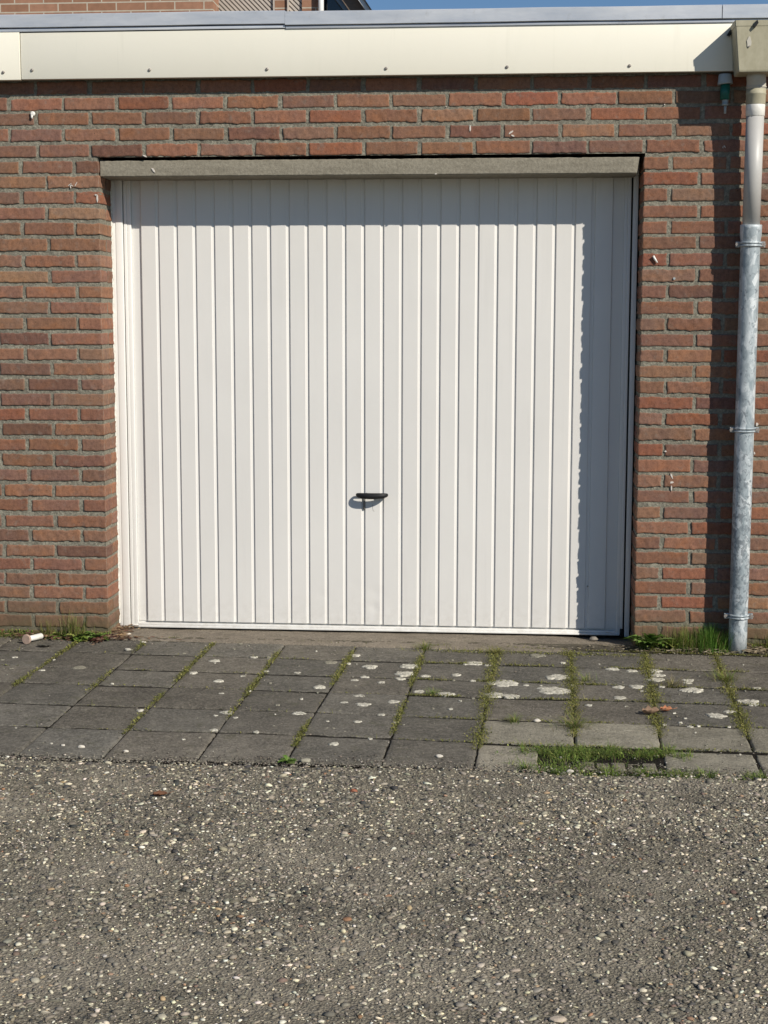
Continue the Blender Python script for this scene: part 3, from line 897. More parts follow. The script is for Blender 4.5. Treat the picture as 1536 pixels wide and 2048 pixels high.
# ------------------------------------------------------------------ green capped fitting hanging under the fascia
ft = empty('cable_fitting', (2.4755, -0.04, 2.0162), 'green plastic fitting with grey cap hanging in shade beside the hopper', 'fitting')
m = MB(); m.tube([(2.4735, -0.04, 2.1635), (2.4735, -0.04, 2.161), (2.4745, -0.04, 2.131), (2.475, -0.04, 2.1255)], [0.0225, 0.0245, 0.0285, 0.0295], 28); keep(m.build('cap', GREYP), ft)
m = MB(); m.tube([(2.475, -0.04, 2.1255), (2.475, -0.04, 2.068)], [0.0185, 0.0182], 28); keep(m.build('body', GREENP), ft)
m = MB(); m.tube([(2.4765, -0.04, 2.068), (2.4765, -0.04, 2.0645), (2.4765, -0.04, 2.053), (2.4765, -0.04, 2.0525), (2.4765, -0.04, 2.046)], [0.0125, 0.0125, 0.0118, 0.0128, 0.0128], 6); m.tube([(2.4775, -0.04, 2.046), (2.4775, -0.038, 2.0162)], [0.0055, 0.0045], 14); keep(m.build('nut', GREYP), ft)
m = MB(); m.tube([(2.475, -0.04, 2.10), (2.475, 0.01, 2.10)], 0.006, 12); keep(m.build('wall_bracket', GREYP), ft)

# ------------------------------------------------------------------ wall plugs
def plug(x, z, label, ang, L_=0.0, mat=WHITEP):
    m = MB()
    d = Vector((math.cos(ang), 0, math.sin(ang)))
    m.tube([(x, 0.006, z), (x, -0.006, z)], [0.005, 0.0048], 14)
    if L_:
        p0 = Vector((x, -0.007, z)); m.tube([p0 - d * L_ / 2, p0 + d * L_ / 2], [0.005, 0.0035], 10)
        m.tube([p0 - d * L_ / 2 + Vector((0, -0.002, 0)), p0 - d * (L_ / 2 + 0.001) + Vector((0, -0.002, 0))], [0.0055, 0.0045], 10)
    o = m.build('wall_plug', mat)
    return tag(o, label, 'wall plug', 'plastic plugs left in the brickwork')
m = MB(); m.tube([(-0.264, 0.004, 2.046), (-0.264, -0.006, 2.046), (-0.264, -0.009, 2.046)], [0.0095, 0.0098, 0.006], 18)
m.tube([(-0.266, -0.006, 2.039), (-0.268, -0.006, 2.031), (-0.264, -0.006, 2.027)], [0.005, 0.004, 0.002], 10)
tag(m.build('wall_plug', WHITEP), 'round white plug high on the wall, near the left end of the fascia', 'wall plug', 'plastic plugs left in the brickwork')
plug(2.2267, 1.4622, 'long cream plug sticking out of a brick right of the door', math.radians(-58), 0.030)
plug(2.3025, 1.388, 'small round grey plug in a brick between the door and downpipe', 0, 0.0, GREYP)

# ------------------------------------------------------------------ ground, road, paving
gm = MB(); gm.box(-60, 60, -60, 60, G - 0.35, G - 0.30)
tag(gm.build('ground', SOIL), kind='structure')

def gz(x, y):
    """gentle unevenness of the ground"""
    return G + 0.006 * noise.noise(Vector((x * 1.1, y * 1.1, 0))) * min(1, max(0, (-y - 0.3)))

# column lines of the paving: x at y=0 and at y=-1.8
C0 = [-0.095, 0.180, 0.465, 0.760, 1.055, 1.335, 1.625, 1.919, 2.215, 2.489]
C1 = [-0.128, 0.177, 0.443, 0.735, 1.004, 1.293, 1.567, 1.870, 2.129, 2.410]
C0 = [C0[0] - 0.287 * i for i in range(5, 0, -1)] + C0 + [C0[-1] + 0.287 * i for i in range(1, 6)]
C1 = [C1[0] - 0.287 * i for i in range(5, 0, -1)] + C1 + [C1[-1] + 0.287 * i for i in range(1, 6)]
# row lines: y at x = 0, 0.5, 1.65
RW = [(0.003, -0.055, -0.146), (-0.305, -0.373, -0.441), (-0.569, -0.645, -0.726), (-0.849, -0.870, -0.963), (-1.157, -1.140, -1.271), (-1.445, -1.427, -1.556), (-1.757, -1.743, -1.817)]
RWs = []
for r_ in RW:
    A_ = np.polyfit([0, 0.5, 1.65], r_, 1); RWs.append((A_[1], A_[0] * 0.6))
def rowy(r_, x):
    a, b = RWs[r_]; return a + b * x
def colx(c_, y):
    t = min(max(-y / 1.8, -0.2), 1.1); return C0[c_] * (1 - t) + C1[c_] * t
pv = MB()
OFFX = 5  # index of the column whose line starts at -0.095
def tile(c_, r_, mi, kcol, gap=0.004, dz=0.0, shrink=None):
    # corners, gap between neighbours
    ys = [(rowy(r_, 0), rowy(r_ + 1, 0))]
    def corner(ci, ri, sx, sy):
        y = rowy(ri, C0[ci]); x = colx(ci, y); y = rowy(ri, x)
        return Vector((x + sx * gap * 0.45, y + sy * gap * (2.0 if gap < 0.004 else 1.5 if gap < 0.0045 else 0.9), 0))
    A_ = corner(c_, r_, 1, -1); B_ = corner(c_ + 1, r_, -1, -1); C_ = corner(c_ + 1, r_ + 1, -1, 1); D_ = corner(c_, r_ + 1, 1, 1)
    if shrink:
        B_ = A_.lerp(B_, shrink); C_ = D_.lerp(C_, shrink)
    tx, ty, tz = random.uniform(-0.006, 0.006), random.uniform(-0.006, 0.006), random.uniform(-0.0018, 0.0018) + dz
    nn = 14
    P3 = []
    cxm, cym = (A_.x + C_.x) / 2, (A_.y + C_.y) / 2
    tt = [0, 0.014, 0.03] + list(np.linspace(0.03, 0.97, nn)[1:-1]) + [0.97, 0.986, 1]
    m_ = len(tt)
    for j, v_ in enumerate(tt):
        for i, u_ in enumerate(tt):
            p = A_.lerp(B_, u_).lerp(D_.lerp(C_, u_), v_)
            e_ = min(u_, 1 - u_, v_, 1 - v_) * 0.28
            wob = 0.0022 * (noise.noise(Vector((p.x * 30, p.y * 30, 1))) + noise.noise(Vector((p.x * 80, p.y * 80, 2))))
            drop = 0.0065 * max(0, 1 - e_ / 0.006) ** 1.5 * (1 + 1.2 * noise.noise(Vector((p.x * 22, p.y * 22, 5))))
            cor = 0
            z = gz(p.x, p.y) + tz + (p.x - cxm) * tx + (p.y - cym) * ty - drop + 0.0010 * noise.noise(Vector((p.x * 14, p.y * 14, 3)))
            if e_ < 0.002:
                p = p + Vector((wob, wob, 0))
            P3.append((p.x, p.y, z))
    F = [(j * m_ + i, (j + 1) * m_ + i, (j + 1) * m_ + i + 1, j * m_ + i + 1) for j in range(m_ - 1) for i in range(m_ - 1)]
    # skirts
    per = [i for i in range(m_)] + [j * m_ + m_ - 1 for j in range(1, m_)] + [(m_ - 1) * m_ + i for i in range(m_ - 2, -1, -1)] + [j * m_ for j in range(m_ - 2, 0, -1)]
    o = len(P3)
    for i in per:
        P3.append((P3[i][0], P3[i][1], G - 0.03))
    for a in range(len(per)):
        b = (a + 1) % len(per)
        F.append((per[a], per[b], o + b, o + a))
    pv.add(P3, F, mi, kcol, True)

for c_ in range(len(C0) - 1):
    for r_ in range(-1, 6):
        if r_ == -1:
            continue
        k = random.uniform(0.78, 1.15); w = random.uniform(-0.03, 0.03)
        kc = (k * (1 + w), k, k * (1 - w))
        light = (c_ - OFFX) >= 6 and r_ >= 4
        if (c_ - OFFX) == 6 and r_ == 5:
            tile(c_, r_, 1, (1.12, 1.1, 1.08), 0.006, -0.002, shrink=0.62)
        elif (c_ - OFFX) == 7 and r_ == 5:
            continue
        elif (c_ - OFFX) >= 8 and r_ == 5:
            tile(c_, r_, 1, (0.95, 0.95, 0.93), 0.008, -0.004)
        elif light:
            tile(c_, r_, 1, (k * 0.95 + .1, k * 0.95 + .1, k * 0.92 + .1) if (c_ - OFFX) < 8 else (0.72, 0.72, 0.70), 0.005)
        else:
            tile(c_, r_, 0, kc, 0.0034 if (c_ - OFFX) < 5 else 0.0042)
# row of narrow dark blocks sunk in the grassy gap
for i in range(5):
    x0 = 1.885 + 0.046 * i
    pv.box(x0 + 0.003, x0 + 0.043, -1.735, -1.655, G - 0.05, G - 0.008 - 0.003 * (i % 2), 0, (1.7, 1.65, 1.5), bev=0.004)
# strip of rough dirt between paving and wall (joint fill sheet is separate)
LM = [(-0.295, -0.479, 0.01), (-0.259, -0.431, 0.012), (-0.094, -0.462, 0.006), (-0.085, -0.642, 0.013), (0.041, -0.589, 0.028), (-0.21, -0.624, 0.009), (0.385, -0.306, 0.008), (0.533, -0.429, 0.023), (0.611, -0.753, 0.018), (0.673, -0.35, 0.016), (0.732, -0.344, 0.012), (0.576, -0.099, 0.008), (0.568, -0.206, 0.007), (0.761, -0.589, 0.012), (0.881, -0.6, 0.013), (0.491, -0.634, 0.016), (0.657, -0.947, 0.011), (0.427, -1.2, 0.012), (0.724, -1.211, 0.023), (0.696, -1.256, 0.008), (0.767, -1.282, 0.01), (0.725, -1.434, 0.014), (0.881, -1.095, 0.008), (0.969, -1.206, 0.025), (0.981, -0.412, 0.027), (0.991, -0.813, 0.023), (1.14, -0.472, 0.029), (1.066, -0.283, 0.02), (1.053, -0.427, 0.011), (1.106, -0.697, 0.015), (1.137, -0.643, 0.017), (1.207, -0.724, 0.014), (1.148, -0.937, 0.022), (1.104, -1.037, 0.016), (1.174, -1.059, 0.028), (1.176, -1.292, 0.014), (1.246, -1.192, 0.013), (1.129, -1.564, 0.016), (0.866, -1.449, 0.01), (1.236, -1.494, 0.008), (1.078, -1.3, 0.006), (0.247, -1.62, 0.005), (0.08, -1.456, 0.004), (0.234, -0.829, 0.006), (0.685, -0.67, 0.01), (1.29, -0.45, 0.033), (1.284, -0.577, 0.037), (1.271, -0.659, 0.021), (1.361, -0.607, 0.019), (1.474, -0.581, 0.019), (1.532, -0.381, 0.036), (1.539, -0.668, 0.011), (1.352, -0.849, 0.021), (1.447, -0.878, 0.029), (1.273, -1.009, 0.022), (1.658, -0.7, 0.05), (1.615, -0.878, 0.035), (1.676, -0.891, 0.031), (1.59, -0.411, 0.014), (1.852, -0.58, 0.042), (1.878, -0.342, 0.012), (1.823, -0.786, 0.054), (1.849, -0.828, 0.031), (1.779, -0.221, 0.03), (2.064, -0.433, 0.025), (2.132, -0.461, 0.021), (2.221, -0.453, 0.026), (2.224, -0.523, 0.028), (2.213, -0.597, 0.029), (2.065, -0.73, 0.023), (2.13, -0.717, 0.027), (2.058, -0.89, 0.023), (2.326, -0.599, 0.023), (2.327, -0.749, 0.038), (2.321, -0.642, 0.018), (2.559, -0.703, 0.018), (2.501, -0.909, 0.033), (2.51, -0.936, 0.022), (2.417, -1.05, 0.023), (2.362, -1.108, 0.029), (1.946, -1.003, 0.013), (1.902, -0.71, 0.009), (2.178, -1.236, 0.008), (2.234, -1.206, 0.007), (2.261, -1.254, 0.01), (2.288, -1.243, 0.007), (1.473, -1.088, 0.009), (1.733, -0.725, 0.011), (1.503, -0.971, 0.006), (1.3, -1.281, 0.011), (2.386, -1.243, 0.007), (2.221, -0.705, 0.012), (2.147, -0.787, 0.013), (2.226, -1.087, 0.006), (2.256, -1.15, 0.006)]
FAINT = {4, 10, 11, 12, 6, 24, 63, 22, 0, 5, 18 + 6}
def spot(x, y, r_, mi):
    n_ = 28; V = []; ph = [random.uniform(0, 6.28) for _ in range(4)]
    el_ = random.uniform(0.8, 1.15)
    def zt(px, py): return gz(px, py) + 0.0026 + 0.0006 * math.sin(px * 400 + py * 300)
    rr_ = [1 + 0.10 * math.sin(3 * a + ph[0]) + 0.06 * math.sin(5 * a + ph[1]) + 0.05 * math.sin(8 * a + ph[2]) + random.uniform(-.11, .11) for a in np.linspace(0, 2 * math.pi, n_, endpoint=False)]
    V.append((x, y, zt(x, y)))
    for ring, dz in ((0.55, 0.0), (0.93, 0.0), (1.0, -0.0045)):
        for i in range(n_):
            a = 2 * math.pi * i / n_
            px, py = x + math.cos(a) * r_ * rr_[i] * ring, y + math.sin(a) * r_ * rr_[i] * ring * el_
            V.append((px, py, zt(px, py) + dz))
    F = [(0, 1 + i, 1 + (i + 1) % n_) for i in range(n_)]
    for k in range(2):
        for i in range(n_):
            F.append((1 + k * n_ + i, 1 + (k + 1) * n_ + i, 1 + (k + 1) * n_ + (i + 1) % n_, 1 + k * n_ + (i + 1) % n_))
    pv.add(V, F, mi, (1, 1, 1), True)
for i, (x, y, r_) in enumerate(LM):
    mi = 3 if i in FAINT else 2
    spot(x, y, r_ * 0.98, mi)
    if r_ > 0.028:
        for _ in range(2):
            a = random.uniform(0, 6.28); spot(x + math.cos(a) * r_ * 0.9, y + math.sin(a) * r_ * 0.7, r_ * random.uniform(0.3, 0.5), mi)
for _ in range(55):
    x = random.uniform(0.9, 2.7); y = random.uniform(-1.7, -0.2)
    if random.random() < 0.35: x = random.uniform(-0.4, 1.2)
    spot(x, y, random.uniform(0.002, 0.006), random.choice((2, 3, 3)))
tag(pv.build('paving', [TILE, TILEL, LICHEN, LICHEND]), kind='structure')

# soil sheet under the joints
so_ = MB(); V = []; F = []; nx, ny = 420, 220
X0, X1, Y0, Y1 = -1.55, 3.95, -1.86, 0.0
for j in range(ny):
    for i in range(nx):
        x = X0 + (X1 - X0) * i / (nx - 1); y = Y0 + (Y1 - Y0) * j / (ny - 1)
        rise = 0.010 * max(0, 1 - abs(y + 0.02) / 0.13)        # soil banked against the wall
        V.append((x, y, gz(x, y) - (0.0035 if (min(abs(y - rowy(q_, x)) for q_ in range(7)) < 0.012 and -1.70 < y < -0.2) else (0.0065 if x < 1.5 else 0.011 if y < -1.2 else 0.0055)) + rise + 0.0022 * noise.noise(Vector((x * 25, y * 25, 0))) + 0.002 * noise.noise(Vector((x * 70, y * 70, 0)))))
for j in range(ny - 1):
    for i in range(nx - 1):
        F.append((j * nx + i, j * nx + i + 1, (j + 1) * nx + i + 1, (j + 1) * nx + i))
so_.add(V, F, smooth=True)
tag(so_.build('soil', SOIL), kind='structure')

# concrete sill in front of and under the door
sl_ = MB(); V = []; F = []; nx, ny = 240, 40
for j in range(ny):
    for i in range(nx):
        x = 0.0 + 2.176 * i / (nx - 1)
        yf = -0.075 - 0.045 * x + 0.008 * noise.noise(Vector((x * 9, 0, 0))) + 0.004 * noise.noise(Vector((x * 33, 0, 0)))
        y = 0.26 + (yf - 0.26) * j / (ny - 1)
        e_ = (y - yf)
        z = G + 0.0035 + 0.0025 * noise.noise(Vector((x * 6, y * 6, 0))) + 0.0016 * noise.noise(Vector((x * 40, y * 40, 0))) - 0.010 * max(0, 1 - e_ / 0.02) - 0.009 * min(1, max(0, (y - 0.10) / 0.06)) - (0.010 * max(0, min(1, (x - 1.85) / 0.2)))
        V.append((x, y, z))
for j in range(ny - 1):
    for i in range(nx - 1):
        F.append((j * nx + i, j * nx + i + 1, (j + 1) * nx + i + 1, (j + 1) * nx + i))
sl_.add(V, F, smooth=True)
tag(sl_.build('door_sill', SILLM), kind='structure')

# road sheet, ragged edge against the paving
def edge_y(x):
    base = -1.762 - 0.0225 * (x - 0.13)
    return base + 0.018 * noise.noise(Vector((x * 4, 1, 0))) + 0.012 * noise.noise(Vector((x * 17, 2, 0))) + 0.007 * noise.noise(Vector((x * 55, 2, 0)))
rd = MB()
def strip(xa, xb, nx_, ys_):
    V = []; F = []
    for j, yy in enumerate(ys_):
        for i in range(nx_):
            x = xa + (xb - xa) * i / (nx_ - 1)
            y = edge_y(x) if yy is None else yy
            e_ = edge_y(x) - y
            fade = 1 if -4.5 < y else 0
            z = G - 0.002 + fade * (0.008 * noise.noise(Vector((x * 1.3, y * 1.3, 4))) + 0.0022 * noise.noise(Vector((x * 18, y * 18, 5))) + 0.0016 * noise.noise(Vector((x * 60, y * 60, 6)))) - 0.012 * max(0, 1 - e_ / 0.012)
            V.append((x, y, z))
    for j in range(len(ys_) - 1):
        for i in range(nx_ - 1):
            F.append((j * nx_ + i, (j + 1) * nx_ + i, (j + 1) * nx_ + i + 1, j * nx_ + i + 1))
    rd.add(V, F, smooth=True)
strip(-0.9, 3.4, 500, [None] + list(-1.80 - 1.95 * np.linspace(0, 1, 230) ** 1.0))
rd.box(-50, 50, -60, -3.75, G - 0.05, G - 0.004)
rd.box(-50, -0.9, -3.75, -1.78, G - 0.05, G - 0.004)
rd.box(3.4, 50, -3.75, -1.82, G - 0.05, G - 0.004)
tag(rd.build('road', ROADM), kind='structure')
# grassy verge ground beyond the paving ends, left and right
vg = MB(); vg.box(-50, -1.55, -1.78, 4, G - 0.05, G - 0.010); vg.box(3.95, 50, -1.82, 4, G - 0.05, G - 0.010)
tag(vg.build('verge', SOIL), kind='structure')

# ------------------------------------------------------------------ pebbles exposed in the road
def ico():
    t = (1 + 5 ** 0.5) / 2
    v = np.array([(-1, t, 0), (1, t, 0), (-1, -t, 0), (1, -t, 0), (0, -1, t), (0, 1, t), (0, -1, -t), (0, 1, -t), (t, 0, -1), (t, 0, 1), (-t, 0, -1), (-t, 0, 1)], float)
    v /= np.linalg.norm(v[0])
    f = np.array([(0, 11, 5), (0, 5, 1), (0, 1, 7), (0, 7, 10), (0, 10, 11), (1, 5, 9), (5, 11, 4), (11, 10, 2), (10, 7, 6), (7, 1, 8), (3, 9, 4), (3, 4, 2), (3, 2, 6), (3, 6, 8), (3, 8, 9), (4, 9, 5), (2, 4, 11), (6, 2, 10), (8, 6, 7), (9, 8, 1)])
    return v, f
IV, IF = ico()
def pebbles(name, P, S, cols, flat=(0.25, 0.5), sink=0.35):
    n_ = len(P)
    v = IV[None] * (1 + rng.uniform(-0.28, 0.28, (n_, 12, 1)))
    sc = np.stack([S, S * rng.uniform(0.36, 0.85, n_), S * rng.uniform(flat[0], flat[1], n_)], 1)
    v = v * sc[:, None, :]
    a = rng.uniform(0, 6.28, n_); ca, sa = np.cos(a)[:, None], np.sin(a)[:, None]
    tl = rng.normal(0, 0.16, n_)[:, None]
    x = v[..., 0] * ca - v[..., 1] * sa; y = v[..., 0] * sa + v[..., 1] * ca
    z = v[..., 2] + x * tl * 0.5
    out = np.stack([x, y, z], -1) + P[:, None, :]
    out[..., 2] += (sc[:, 2] * (1 - 2 * sink))[:, None]
    f = (IF[None] + (np.arange(n_) * 12)[:, None, None]).reshape(-1, 3)
    me = bpy.data.meshes.new(name)
    me.vertices.add(n_ * 12); me.vertices.foreach_set('co', out.reshape(-1).astype(np.float32))
    me.loops.add(len(f) * 3); me.loops.foreach_set('vertex_index', f.reshape(-1).astype(np.int32))
    me.polygons.add(len(f)); me.polygons.foreach_set('loop_start', (np.arange(len(f)) * 3).astype(np.int32))
    me.polygons.foreach_set('loop_total', np.full(len(f), 3, np.int32)) if False else None
    me.update(calc_edges=True)
    me.polygons.foreach_set('use_smooth', np.ones(len(f), bool))
    at = me.color_attributes.new('Col', 'FLOAT_COLOR', 'POINT')
    cc = np.ones((n_, 12, 4), np.float32); cc[..., :3] = cols[:, None, :]
    at.data.foreach_set('color', cc.reshape(-1))
    me.materials.append(PEBBLE)
    o = bpy.data.objects.new(name, me); COL.objects.link(o)
    return o
def roadz(x, y):
    return G - 0.002 + 0.008 * noise.noise(Vector((x * 1.3, y * 1.3, 4))) + 0.0022 * noise.noise(Vector((x * 18, y * 18, 5)))
def pick(n_, tbl):
    w = np.array([t[0] for t in tbl], float); w /= w.sum()
    idx = rng.choice(len(tbl), n_, p=w)
    c_ = np.array([t[1] for t in tbl])[idx] * rng.uniform(0.75, 1.2, (n_, 1)) * rng.uniform(0.94, 1.06, (n_, 3))
    return c_
TB = [(24, (0.235, 0.212, 0.168)), (22, (0.155, 0.141, 0.114)), (19, (0.062, 0.062, 0.058)), (14, (0.28, 0.252, 0.196)), (9, (0.37, 0.335, 0.26)), (6.5, (0.66, 0.60, 0.45)), (1.5, (0.78, 0.73, 0.60)), (0.7, (0.32, 0.18, 0.10)), (0.9, (0.42, 0.30, 0.17)), (0.8, (0.20, 0.13, 0.10))]
n_ = 80000
px = rng.uniform(-0.35, 3.05, n_); py = rng.uniform(-3.72, -1.765, n_)
S = np.clip(rng.lognormal(math.log(0.0041), 0.46, n_), 0.0020, 0.014)
dens = np.array([noise.noise(Vector((a * 1.6, b * 1.6, 9))) for a, b in zip(px, py)])
kp = rng.uniform(0, 1, n_) < np.clip(0.82 + dens * 0.9, 0.3, 1)
ey = np.array([edge_y(a) for a in px]); kp &= py < ey + 0.004 * rng.normal(0, 1, len(py))
px, py, S = px[kp], py[kp], S[kp]
P = np.stack([px, py, np.array([roadz(a, b) for a, b in zip(px, py)])], 1)
tag(pebbles('road_gravel', P, S, pick(len(px), TB), flat=(0.18, 0.40)), kind='stuff', label='small dark and cream stones exposed in the worn asphalt', cat='gravel')
# bright small chips
n_ = 13500
px = rng.uniform(-0.35, 3.05, n_); py = rng.uniform(-3.72, -1.775, n_)
dens = np.array([noise.noise(Vector((a * 2.3, b * 2.3, 19))) for a, b in zip(px, py)])
kp = (rng.uniform(0, 1, n_) < np.clip(0.75 + dens * 1.2, 0.12, 1))
px, py = px[kp], py[kp]
S = np.clip(rng.lognormal(math.log(0.0031), 0.42, len(px)), 0.0016, 0.0085)
P = np.stack([px, py, np.array([roadz(a, b) + 0.001 for a, b in zip(px, py)])], 1)
tag(pebbles('pale_chips', P, S, pick(len(px), [(6, (0.74, 0.67, 0.48)), (4, (0.80, 0.76, 0.64)), (2, (0.50, 0.42, 0.28)), (0.4, (0.40, 0.26, 0.16))])), kind='stuff', label='pale cream stone chips scattered through the asphalt', cat='gravel')
# grit washed onto paving edge and along the wall foot
n_ = 7500
px = rng.uniform(-0.4, 2.9, n_); py = np.where(rng.uniform(0, 1, n_) < 0.68, -1.80 + np.abs(rng.normal(0, 0.045, n_)), np.where(rng.uniform(0, 1, n_) < 0.5, rng.uniform(-0.20, -0.01, n_), rng.uniform(-1.75, -0.1, n_)))
P = np.stack([px, py, np.array([gz(a, b) + 0.001 for a, b in zip(px, py)])], 1)
tag(pebbles('grit', P, np.clip(rng.lognormal(math.log(0.0022), 0.4, n_), 0.001, 0.007), pick(n_, [(10, (0.14, 0.125, 0.10)), (8, (0.24, 0.215, 0.17)), (2, (0.5, 0.46, 0.38)), (2, (0.06, 0.05, 0.04))])), kind='stuff', label='fine grit lying on the slabs and along the wall foot', cat='grit')

# larger loose stones: things one can point at
def stone(x, y, r_, colr, label, zf=gz, flat=0.6):
    m = MB(); v = IV * r_; 
    sub = bpy.data.meshes.new('tmp')
    import bmesh
    bm = bmesh.new(); bmesh.ops.create_icosphere(bm, subdivisions=3, radius=r_)
    o3 = Vector((x * 50, y * 50, 1))
    for vt in bm.verts:
        k = 1 + 0.35 * noise.noise(vt.co / r_ * 0.9 + o3) + 0.1 * noise.noise(vt.co / r_ * 3 + o3)
        vt.co = Vector((vt.co.x * k * 1.25, vt.co.y * k * 0.9, vt.co.z * k * flat))
    for f in bm.faces: f.smooth = True
    bm.to_mesh(sub); bm.free()
    a = sub.color_attributes.new('Col', 'FLOAT_COLOR', 'POINT')
    a.data.foreach_set('color', np.tile(np.array([*colr, 1], np.float32), (len(sub.vertices), 1)).ravel())
    sub.materials.append(PEBBLE); sub.name = 'stone'
    o = bpy.data.objects.new('stone', sub); COL.objects.link(o)
    o.location = (x, y, zf(x, y) + r_ * flat * 0.62)
    tag(o, label, 'stone', 'loose stones on the paving and road')
CR = (0.62, 0.58, 0.5); TAN = (0.36, 0.27, 0.17)
stone(0.179, -0.119, 0.008, CR, 'small white stone in front of the sill, below the left door corner')
stone(0.148, -0.266, 0.010, (0.45, 0.43, 0.37), 'flat grey-white stone beside the mossy joint below the left door corner')
stone(0.352, -1.654, 0.009, CR, 'larger of two cream stones near the road edge at the left of the paving')
stone(0.290, -1.640, 0.006, CR, 'smaller of two cream stones near the road edge at the left of the paving')
stone(0.501, -1.690, 0.008, CR, 'cream stone on the edge of the slabs, just left of the mossy joint')
stone(1.464, -1.674, 0.009, CR, 'round white stone on the dark slab left of the pale kerb slab')
stone(1.763, -1.225, 0.010, CR, 'white stone on the far edge of the pale kerb slabs')
stone(1.066, -1.765, 0.012, (0.33, 0.31, 0.24), 'greenish grey stone beside the green weed at the edge of the road')
stone(1.851, -1.800, 0.009, CR, 'white stone where the asphalt meets the grassy gap')
stone(2.02, 0.105, 0.014, (0.22, 0.20, 0.17), 'grey stone in shadow under the right corner of the door')
stone(0.075, 0.03, 0.011, CR, 'pale rounded stone by the brick corner left of the door')
stone(1.089, -2.855, 0.0105, (0.46, 0.40, 0.30), 'largest cream stone in the left half of the asphalt', roadz, 0.4)
stone(1.767, -3.413, 0.012, (0.50, 0.42, 0.33), 'pale pinkish stone at the bottom edge of the asphalt', roadz, 0.4)
stone(1.24, -2.034, 0.008, (0.30, 0.11, 0.06), 'small red-brown chip on the asphalt near the paving', roadz)

# white plug lying on the slab at the left
tp_ = empty('plastic_plug', (-0.27, -0.14, G), 'white plastic tube with a round tan end lying on the slab at the left', 'plastic plug')
p0 = Vector((-0.290, -0.185, G + 0.0205)); p1 = Vector((-0.258, -0.092, G + 0.0155))
d_ = (p1 - p0).normalized()
m = MB(); m.tube([p0 + d_ * 0.004, p0 + d_ * 0.03, p1 - d_ * 0.004, p1], [0.0105, 0.0118, 0.0128, 0.0105], 24); keep(m.build('tube', WHITEP), tp_)
CAPM = simple('tan_plastic', (0.42, 0.30, 0.23), 0.8, nscale=60, amt=0.15)
m = MB(); m.tube([p0 - d_ * 0.006, p0 - d_ * 0.005, p0 + d_ * 0.003, p0 + d_ * 0.005], [0.0185, 0.0205, 0.0205, 0.017], 30); keep(m.build('end_disc', CAPM), tp_)
# white ring on the slab at the far left
rg = MB(); ringp = [( -0.208 + 0.019 * math.cos(a) , -0.955 + 0.022 * math.sin(a), gz(-0.2, -0.95) + 0.0035) for a in np.linspace(0.2, 6.0, 30)]
rg.tube(ringp, 0.0016, 8)
tag(rg.build('plastic_ring', WHITEP), 'thin broken white ring lying on a slab near the left edge', 'ring')

# ------------------------------------------------------------------ dry leaves
def leaf(x, y, size, colr, label, ang, zf=gz, curl=0.35):
    m = MB(); V = []; F = []; nu, nv = 9, 7
    for i in range(nu):
        u = i / (nu - 1)
        w = math.sin(math.pi * min(1, u * 1.02)) ** 0.7 * (1 + 0.25 * math.sin(u * 17))
        for j in range(nv):
            v = j / (nv - 1) * 2 - 1
            px_ = (u - 0.5) * size; py_ = v * w * size * 0.33
            pz = curl * size * (v * v * w * 0.6 + 0.35 * (2 * u - 1) ** 2) + 0.08 * size * noise.noise(Vector((u * 4, v * 3, x)))
            V.append((x + px_ * math.cos(ang) - py_ * math.sin(ang), y + px_ * math.sin(ang) + py_ * math.cos(ang), zf(x, y) + 0.004 + max(0, pz)))
    for i in range(nu - 1):
        for j in range(nv - 1):
            F.append((i * nv + j, i * nv + j + 1, (i + 1) * nv + j + 1, (i + 1) * nv + j))
    m.add(V, F, 0, colr, True)
    e0 = Vector(V[(nu - 1) * nv + nv // 2])
    m.tube([e0, e0 + Vector((math.cos(ang) * size * 0.4, math.sin(ang) * size * 0.4, 0.004))], [0.0012, 0.0008], 6, col=colr)
    o = m.build('dry_leaf', DRY)
    sm_ = o.modifiers.new('thick', 'SOLIDIFY'); sm_.thickness = 0.0006
    return tag(o, label, 'leaf', 'dry leaves on the ground')
leaf(2.145, -1.115, 0.062, (0.33, 0.22, 0.15), 'curled brown leaf lying across the mossy joint at the right', 0.25, curl=0.55)
leaf(2.200, -1.075, 0.042, (0.58, 0.26, 0.14), 'small orange curled leaf beside the larger brown one', 0.1, curl=0.6)
leaf(0.707, -2.118, 0.042, (0.24, 0.12, 0.07), 'reddish brown leaf lying on the asphalt near the left', 0.3, roadz, 0.3)
leaf(0.06, -0.015, 0.045, (0.40, 0.27, 0.15), 'tan leaf scrap at the brick corner left of the door', 0.2, curl=0.3)
leaf(-0.20, -0.235, 0.060, (0.13, 0.12, 0.10), 'dark curled leaf on the slab in front of the white plug', 0.2, curl=0.25)
# leaf litter in the corner and along the wall
lit = MB()
def litter(cx_, cy_, sx, sy, n__, cols, zoff=0.0, s0=0.006, s1=0.018):
    for _ in range(n__):
        x = random.gauss(cx_, sx); y = random.gauss(cy_, sy)
        if y > -0.002 and not (0.0 < x < W): y = -abs(y) - 0.002
        s_ = random.uniform(s0, s1); a = random.uniform(0, 6.28); t = random.uniform(-0.6, 0.6); t2 = random.uniform(-0.6, 0.6)
        z = G + zoff + random.uniform(0.002, 0.010)
        V = []
        for (u, v) in ((-1, 0), (-0.3, 0.35), (0.5, 0.3), (1, 0), (0.4, -0.35), (-0.4, -0.3)):
            px_, py_ = u * s_, v * s_
            V.append((x + px_ * math.cos(a) - py_ * math.sin(a), y + px_ * math.sin(a) + py_ * math.cos(a), z + abs(px_ * t) + abs(py_ * t2)))
        k = random.uniform(0.6, 1.3); cc = random.choice(cols)
        lit.add(V, [(0, 1, 2, 3), (0, 3, 4, 5)], 0, tuple(v * k for v in cc))
